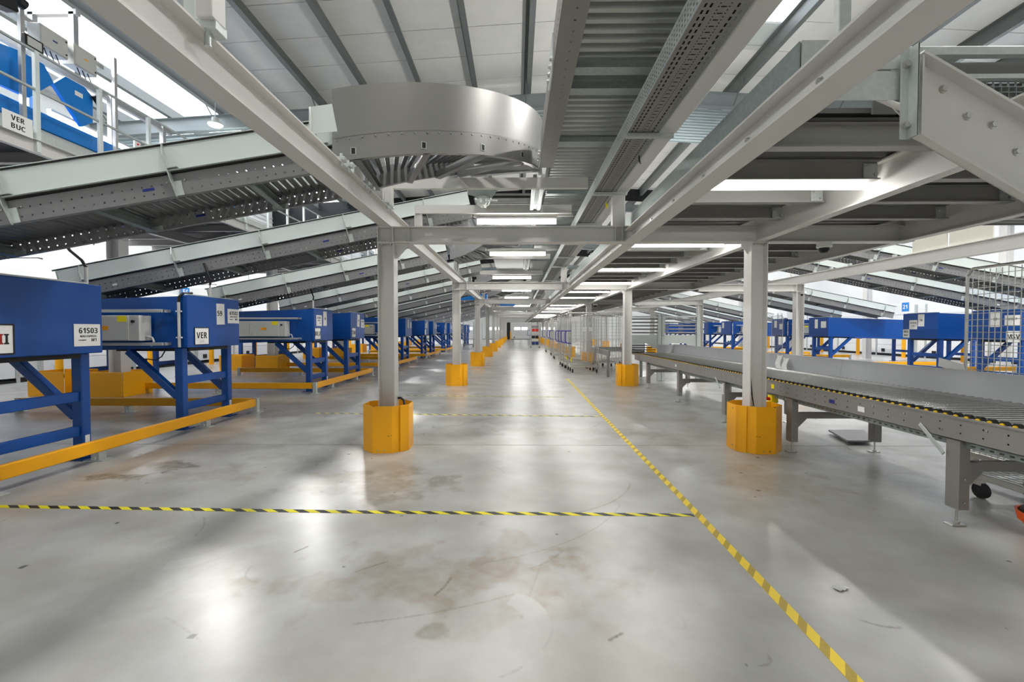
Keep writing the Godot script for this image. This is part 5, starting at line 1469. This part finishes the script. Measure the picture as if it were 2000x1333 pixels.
# ---------------------------------------------------------------- stair up to the mezzanine at the right edge
func stairs() -> void:
	var o := thing("inclined_stringer", "pale grey bolted stringer beam sloping down at the upper right corner", "beam", Vector3.ZERO)
	var a := Vector2(1.79, 2.58)
	var b := Vector2(2.26, 2.309)
	var dir := (b - a).normalized()
	var h := 0.36
	var ln := 2.6
	for s in [2.1]:
		var e := a + dir * ln
		var z := W(0, 0, s)
		part("stringer", o, MB.new().prism(PackedVector2Array([a, e, e - Vector2(0, h), a - Vector2(0, h)]), T3(z), -0.006, 0.0).done(), "steel_paint")
		var nrm := Vector2(-dir.y, dir.x)
		part("top_flange", o, MB.new().prism(PackedVector2Array([a, e, e - nrm * 0.012, a - nrm * 0.012]), T3(z), -0.006, 0.055).done(), "steel_paint")
		var a2 := a - Vector2(0, h)
		var e2 := e - Vector2(0, h)
		part("bottom_flange", o, MB.new().prism(PackedVector2Array([a2, e2, e2 + nrm * 0.012, a2 + nrm * 0.012]), T3(z), -0.006, 0.04).done(), "steel_paint")
		part("end_plate", o, MB.new().box(W(a.x + 0.004, a.y - h / 2, s) + Vector3(0, 0, 0.02), Vector3(0.008, h, 0.05)).done(), "steel_paint")
	for k in 7:
		var p := a + dir * (0.15 + k * 0.26)
		var y := p.y - 0.2
		for q in [[0.03, 0.1], [0.14, -0.02]]:
			part("bolt", o, bolt_mesh(), "zinc", T3(W(p.x + q[0] - 0.03, y + q[1] - (0.0 if k > 0 else -0.03), 2.1)))
	part("mounting_angle", o, MB.new().box(W(1.775, 2.41, 2.1) + Vector3(-0.012, 0, 0.03), Vector3(0.006, 0.4, 0.05)).box(W(1.75, 2.41, 2.1) + Vector3(0, 0, 0.006), Vector3(0.045, 0.4, 0.006)).box(W(1.765, 2.41, 2.1) + Vector3(0, 0, 0.03), Vector3(0.006, 0.4, 0.05)).done(), "galv", Transform3D(), "galvanised mounting angle")
	for y in [2.54, 2.27]:
		part("bolt", o, bolt_mesh(), "zinc", T3(W(1.747, y, 2.1) + Vector3(0, 0, 0.009)))
	part("tie_rod", o, MB.new().cyl(W(1.66, 2.42, 2.14), W(1.77, 2.34, 2.1), 0.014, 8).done(), "steel_paint")
	part("hanger_plate", o, MB.new().prism(PackedVector2Array([Vector2(1.70, 2.6), Vector2(1.78, 2.6), Vector2(1.78, 2.3), Vector2(1.71, 2.37)]), T3(W(0, 0, 2.125)), 0, 0.006).done(), "galv", Transform3D(), "galvanised hanger plate")
	# landing beams behind the stair
	var lb := thing("landing_frame", "galvanised landing frame and grating behind the stair stringer", "landing")
	part("edge_rail", lb, MB.new().box(W(2.9, 2.895, 2.6), Vector3(1.9, 0.045, 0.05), Basis(), 0.004).done(), "galv")
	part("lower_rail", lb, MB.new().box(W(2.9, 2.765, 2.62), Vector3(1.9, 0.025, 0.05), Basis(), 0.003).done(), "galv")
	part("shade_strip_backing", lb, MB.new().box(W(2.95, 2.825, 2.66), Vector3(1.8, 0.09, 0.02)).box(W(2.95, 2.68, 2.68), Vector3(1.8, 0.17, 0.01)).done(), "deck_dark")  # upper strip is shade painted as a dark panel; lower plate backs grating
	var g := MB.new()
	for k in 36:
		g.box(W(2.35 + k * 0.042, 2.69, 2.63), Vector3(0.004, 0.14, 0.01))
	for k in 5:
		g.box(W(3.1, 2.63 + k * 0.03, 2.63), Vector3(1.5, 0.004, 0.01))
	part("grating", lb, g.done(), "galv_dark")
	var rp := thing("railing_post", "galvanised railing post standing on the near end of the mezzanine deck", "post", W(1.55, 2.668, 2.22))
	part("upright", rp, MB.new().box(Vector3(0, 0.6, 0), Vector3(0.06, 1.2, 0.04), Basis(), 0.004).done(), "galv")
	part("base_plate", rp, MB.new().box(Vector3(0, 0.005, 0), Vector3(0.12, 0.01, 0.1)).done(), "galv")
	var hp := thing("hanger_post", "pale grey hanger post with a cable conduit on the left beam at the top edge", "post", W(LX + 0.075, 2.74, 2.1))
	part("upright", hp, MB.new().box(Vector3(0, 0.5, 0), Vector3(0.075, 0.98, 0.1), Basis(), 0.004).done(), "steel_paint")
	part("side_strip", hp, MB.new().box(Vector3(-0.1, 0.5, -0.01), Vector3(0.05, 0.95, 0.02)).done(), "galv_sheet")
	part("conduit", hp, MB.new().cyl(Vector3(-0.06, 0.13, 0.05), Vector3(-0.06, 0.9, 0.05), 0.016, 8).done(), "pvc_grey")
	part("cable", hp, MB.new().tube([Vector3(-0.06, 0.14, 0.05), Vector3(-0.065, 0.1, 0.05), Vector3(-0.085, 0.09, 0.05), Vector3(-0.1, 0.12, 0.04)], 0.005).done(), "sticker_yellow")

# ---------------------------------------------------------------- roll cages
# width along local x, depth along local z; open towards +z
func cage(label: String, at: Vector3, turn: float, w: float, dp: float, h: float, opt := {}) -> Node3D:
	var o := thing("roll_cage", label, "roll cage", at, turn, "wire roll cages")
	var r := 0.013
	var y0 := 0.17
	var hw := w / 2
	var hd := dp / 2
	part("base_frame", o, MB.new().box(Vector3(0, y0 + 0.02, hd), Vector3(w, 0.05, 0.03), Basis(), 0.004).box(Vector3(0, y0 + 0.02, -hd), Vector3(w, 0.05, 0.03), Basis(), 0.004).box(Vector3(hw, y0 + 0.02, 0), Vector3(0.03, 0.05, dp), Basis(), 0.004).box(Vector3(-hw, y0 + 0.02, 0), Vector3(0.03, 0.05, dp), Basis(), 0.004).done(), "zinc")
	var fw := MB.new()
	for k in int(w / 0.06):
		fw.box(Vector3(-hw + 0.03 + k * 0.06, y0 + 0.045, 0), Vector3(0.005, 0.005, dp))
	for k in int(dp / 0.1):
		fw.box(Vector3(0, y0 + 0.045, -hd + 0.05 + k * 0.1), Vector3(w, 0.005, 0.005))
	part("floor_mesh", o, fw.done(), "zinc")
	for sx in [-1.0, 1.0]:
		for sz in [-1.0, 1.0]:
			var c := Vector3(sx * (hw - 0.05), 0.0, sz * (hd - 0.05))
			var cs := part("caster", o, MB.new().box(c + Vector3(0, 0.135, 0), Vector3(0.05, 0.07, 0.06), Basis(), 0.006).done(), "zinc")
			part("wheel", cs, MB.new().cyl(c + Vector3(-0.018, 0.062, 0.015), c + Vector3(0.018, 0.062, 0.015), 0.062, 14).done(), "rubber", Transform3D(), "dark wheel")
			part("post", o, MB.new().cyl(Vector3(sx * hw, y0, sz * hd), Vector3(sx * hw, h - 0.05, sz * hd), r, 8).done(), "zinc")
	if opt.get("low", false):
		return o
	var sides := opt.get("sides", [[-1.0, 0], [1.0, 0], [0.0, -1]]) as Array
	for s in sides:
		var m := MB.new()
		var alongz: bool = s[0] != 0.0
		var span := dp if alongz else w
		var base := Vector3(s[0] * hw, 0, 0) if alongz else Vector3(0, 0, s[1] * hd)
		var e := Vector3(0, 0, 1) if alongz else Vector3(1, 0, 0)
		var vp: float = opt.get("vpitch", 0.1)
		var hp: float = opt.get("hpitch", 0.075)
		var nv := int(span / vp)
		for k in range(1, nv + 1):
			var q := base + e * (-span / 2 + k * span / (nv + 1))
			m.box(q + Vector3(0, (h + y0) / 2, 0), Vector3(0.005, h - y0 - 0.04, 0.005))
		var nh := int((h - y0) / hp)
		for k in range(1, nh):
			m.box(base + Vector3(0, y0 + k * hp, 0), Vector3(0.006, 0.006, 0.006) + e * span)
		var fr := MB.new()
		fr.tube([base - e * (span / 2) + Vector3(0, h - 0.06, 0), base - e * (span / 2 - 0.05) + Vector3(0, h, 0), base + e * (span / 2 - 0.05) + Vector3(0, h, 0), base + e * (span / 2) + Vector3(0, h - 0.06, 0)], r, 8)
		part("top_rail", o, fr.done(), "zinc")
		part("wire_panel", o, m.done(), "zinc").set_meta("kind", "stuff")
	if opt.get("handle", false):
		for s in [1.0]:
			part("handle", o, MB.new().tube([Vector3(-hw, 1.32, s * hd), Vector3(-hw - 0.15, 1.32, s * hd), Vector3(-hw - 0.19, 1.28, s * hd), Vector3(-hw - 0.19, 1.0, s * hd), Vector3(-hw - 0.15, 0.94, s * hd), Vector3(-hw, 0.92, s * hd)], 0.017, 8).done(), "purple", Transform3D(), "purple push handle")
	if opt.get("tags", false):
		part("tag", o, MB.new().box(Vector3(0.1, 1.38, -hd + 0.01), Vector3(0.11, 0.13, 0.004)).done(), "paper")
		part("tag", o, MB.new().box(Vector3(0.3, 1.38, -hd + 0.01), Vector3(0.11, 0.13, 0.004)).done(), "paper")
	if opt.get("sticker", false):
		part("sticker", o, MB.new().box(Vector3(-hw, 0.42, hd + 0.015), Vector3(0.04, 0.14, 0.004)).done(), "sticker_yellow", Transform3D(), "black and yellow sticker")
	return o

func cages() -> void:
	cage("wire roll cage with purple handle at the front of the nested group by the table", W(2.15, 0, 14.75), 0, 0.86, 0.75, 1.9, {"handle": true, "tags": true, "sticker": true, "vpitch": 0.22, "hpitch": 0.1, "sides": [[-1.0, 0], [1.0, 0], [0.0, -1], [0.0, 1]]})
	for k in 3:
		cage("wire roll cage nested behind the front one, %s in the group" % ORD[k + 1], W(2.1 - 0.02 * k, 0, 15.65 + 0.85 * k), 0, 0.84, 0.75, 1.9, {"handle": true, "vpitch": 0.25, "hpitch": 0.12, "sides": [[-1.0, 0], [1.0, 0]], "sticker": k == 0})
	for k in 3:
		cage("wire roll cage standing between the front cage group and the lifting gates, %s from front" % ORD[k], W(3.2 + 0.35 * k, 0, 16.6 + 0.9 * k), 0.1, 0.8, 0.75, 1.9, {"vpitch": 0.2, "hpitch": 0.12})
	cage("wire roll cage with purple handle standing alone midway along the aisle's right edge", W(2.12, 0, 21.6), 0, 0.8, 0.8, 1.9, {"handle": true, "tags": true, "sides": [[-1.0, 0], [1.0, 0], [0.0, -1], [0.0, 1]]})
	cage("wire roll cage behind the lone one on the aisle's right edge", W(2.2, 0, 24.5), 0, 0.8, 0.8, 1.9, {"handle": true, "vpitch": 0.12})
	cage("wire roll cage with purple handle well down the right edge of the aisle", W(2.15, 0, 28.0), 0, 0.8, 0.8, 1.9, {"handle": true, "vpitch": 0.12})
	var fc := cage("farthest wire roll cage carrying red and dark parcels", W(1.4, 0, 34.6), 0, 0.75, 0.8, 1.9, {"vpitch": 0.12, "handle": true})
	fc.set_meta("label", "farthest wire roll cage on the aisle, holding red and dark parcels")
	var pq := [[0.34, 0.24, "blue_dark", "dark blue parcel at the bottom of the stack in the farthest roll cage"], [0.58, 0.2, "cream_board", "cream parcel second from the bottom in the farthest roll cage"], [0.82, 0.22, "black", "black parcel below the red one in the farthest roll cage"], [1.1, 0.2, "cabinet_grey", "grey parcel just under the red one in the farthest roll cage"], [1.34, 0.24, "red", "red parcel near the top of the farthest roll cage"], [1.6, 0.2, "frame_grey", "grey parcel topmost in the farthest roll cage"]]
	for q in pq:
		var bx := thing("parcel", q[3], "parcel", W(1.4, q[0] - q[1] / 2, 34.6), 0, "parcels in the far cage")
		part("carton", bx, MB.new().box(Vector3(0, q[1] / 2, 0), Vector3(0.5, q[1] - 0.02, 0.6), Basis(), 0.01).done(), q[2])
		part("tape_strip", bx, MB.new().box(Vector3(0, q[1] / 2, 0.301), Vector3(0.02, q[1] - 0.03, 0.004)).done(), "cream_board")
	# tall cage behind the near end of the roller table
	cage("tall wire roll cage close behind the roller table at the right edge", W(4.63, 0, 3.93), 0.0, 0.78, 0.82, 1.92, {"vpitch": 0.052, "hpitch": 0.058, "sides": [[-1.0, 0], [1.0, 0]]})
	cage("second tall wire roll cage pushed up beside the one behind the roller table", W(5.5, 0, 4.1), 0.0, 0.78, 0.82, 1.92, {"vpitch": 0.052, "hpitch": 0.058, "sides": [[-1.0, 0], [1.0, 0]]})
	cage("wire roll cage standing before the blue boxes of the right row", W(10.65, 0, 19.4), 0.0, 0.75, 0.8, 1.95, {"vpitch": 0.09})
	cage("wire roll cage standing near the left row of blue boxes down the hall", W(-4.75, 0, 32.5), 0.0, 0.85, 0.8, 2.05, {"vpitch": 0.09})
	cage("second wire roll cage farther down the left row", W(-3.85, 0, 36.5), 0.0, 0.85, 0.8, 2.05, {"vpitch": 0.1})
	# folded low dolly under the table
	var dl := cage("low wire dolly on wheels parked under the near end of the roller table", W(3.93, 0.0, 3.28), 0.0, 0.5, 0.9, 0.3, {"low": true})
	dl.set_meta("group", "")

# ---------------------------------------------------------------- tape, signs and oddments
func strip(label: String, pts: Array, w: float, m: String, period: float, worn := false) -> void:
	var b := MB.new()
	var run := 0.0
	for i in pts.size() - 1:
		var p: Vector3 = pts[i]
		var q: Vector3 = pts[i + 1]
		var e := (q - p).normalized()
		var s := Vector3.UP.cross(e) * (w / 2)
		var l := p.distance_to(q)
		var up := Vector3(0, 0.0012, 0)
		var u0 := run / period
		var u1 := (run + l) / period
		b.tri(p - s + up, q - s + up, q + s + up, Vector3.UP, Vector2(u0, 0), Vector2(u1, 0), Vector2(u1, 1))
		b.tri(p - s + up, q + s + up, p + s + up, Vector3.UP, Vector2(u0, 0), Vector2(u1, 1), Vector2(u0, 1))
		for side in [-1.0, 1.0]:
			b.quad(p + s * side, q + s * side, q + s * side + up, p + s * side + up, s * side)
		run += l
	solo("floor_tape", b.done(), m, label, "floor tape", "")

func small_things() -> void:
	strip("yellow floor tape with worn dark stripes running down the aisle towards the cages", [W(1.30, 0, 1.3), W(1.325, 0, 3.25), W(1.345, 0, 6.0), W(1.40, 0, 12.6)], 0.055, "tape_worn", 0.155)
	strip("yellow and black striped floor tape across the aisle nearest the camera", [W(-5.6, 0, 3.46), W(-1.2, 0, 3.335), W(1.29, 0, 3.30)], 0.055, "tape_black", 0.16)
	strip("yellow and black striped floor tape across the aisle behind the front columns", [W(-3.3, 0, 7.33), W(1.33, 0, 7.09)], 0.05, "tape_black", 0.16)
	strip("faint striped floor tape across the aisle, farthest of the three", [W(-2.4, 0, 9.35), W(0.95, 0, 9.15)], 0.04, "tape_black", 0.16)
	# steel plates on the floor under the table
	var pl := thing("steel_plate", "two flat grey steel plates lying on the floor under the roller table", "plate", W(4.15, 0, 5.62))
	part("plate", pl, MB.new().prism(PackedVector2Array([Vector2(-0.1, -0.31), Vector2(0.36, -0.31), Vector2(0.02, 0.27), Vector2(-0.27, 0.27)]), Transform3D(Basis(Vector3(1, 0, 0), Vector3(0, 0, 1), Vector3(0, -1, 0)), Vector3(0, 0.055, 0)), 0, 0.02).done(), "frame_grey")
	for p in [[-0.05, 0.1], [0.1, -0.2]]:
		part("spacer", pl, MB.new().box(Vector3(p[0], 0.017, p[1]), Vector3(0.06, 0.034, 0.06), Basis(), 0.003).done(), "rubber")
	var sc := thing("paper_scrap", "small torn scrap of clear film on the floor right of the aisle tape", "scrap", W(1.69, 0.002, 2.365), 0.4)
	part("film", sc, MB.new().quad_sheet(0.036, 0.024).done(), "cabinet_grey")
	# orange bin edge at the right border
	var ob := thing("bin", "orange plastic tub with black lid at the right edge of the picture", "bin", W(3.475, 0, 2.92))
	part("tub", ob, MB.new().lathe([Vector2(0.0, 0.01), Vector2(0.13, 0.01), Vector2(0.17, 0.1), Vector2(0.185, 0.1), Vector2(0.2, 0.16), Vector2(0.185, 0.16), Vector2(0.17, 0.12), Vector2(0, 0.12)], Vector3.ZERO, 20).done(), "orange")
	part("lid", ob, MB.new().lathe([Vector2(0.18, 0.13), Vector2(0.17, 0.175), Vector2(0.0, 0.185)], Vector3.ZERO, 20).done(), "black")
	# numbered blue wall signs
	for s in [["21", 19.68, 2.52, 23.3, -PI / 2, "blue sign reading 21 high on the right wall"], ["56", -12.78, 2.81, 17.5, PI / 2, "blue sign reading 56 high on the left wall"]]:
		var o := thing("wall_sign", s[5], "sign", W(s[1], s[2], s[3]), s[4], "blue wall number signs")
		paper("board", o, 0.42, 0.44, Transform3D(), [[s[0], 0.2, 0.0, 0.0]], 0.0, "white_ink", "sign_blue")
	# blue information board seen between the left conveyors
	var ib := thing("information_board", "blue and white notice board hanging on the walkway side between left conveyors", "board", W(-6.5, 3.16, 7.6), PI / 2)
	paper("board", ib, 0.5, 0.24, Transform3D(), [["QUE", 0.09, 0.08, 0.03]], 0.0, "white_ink", "decal_blue")
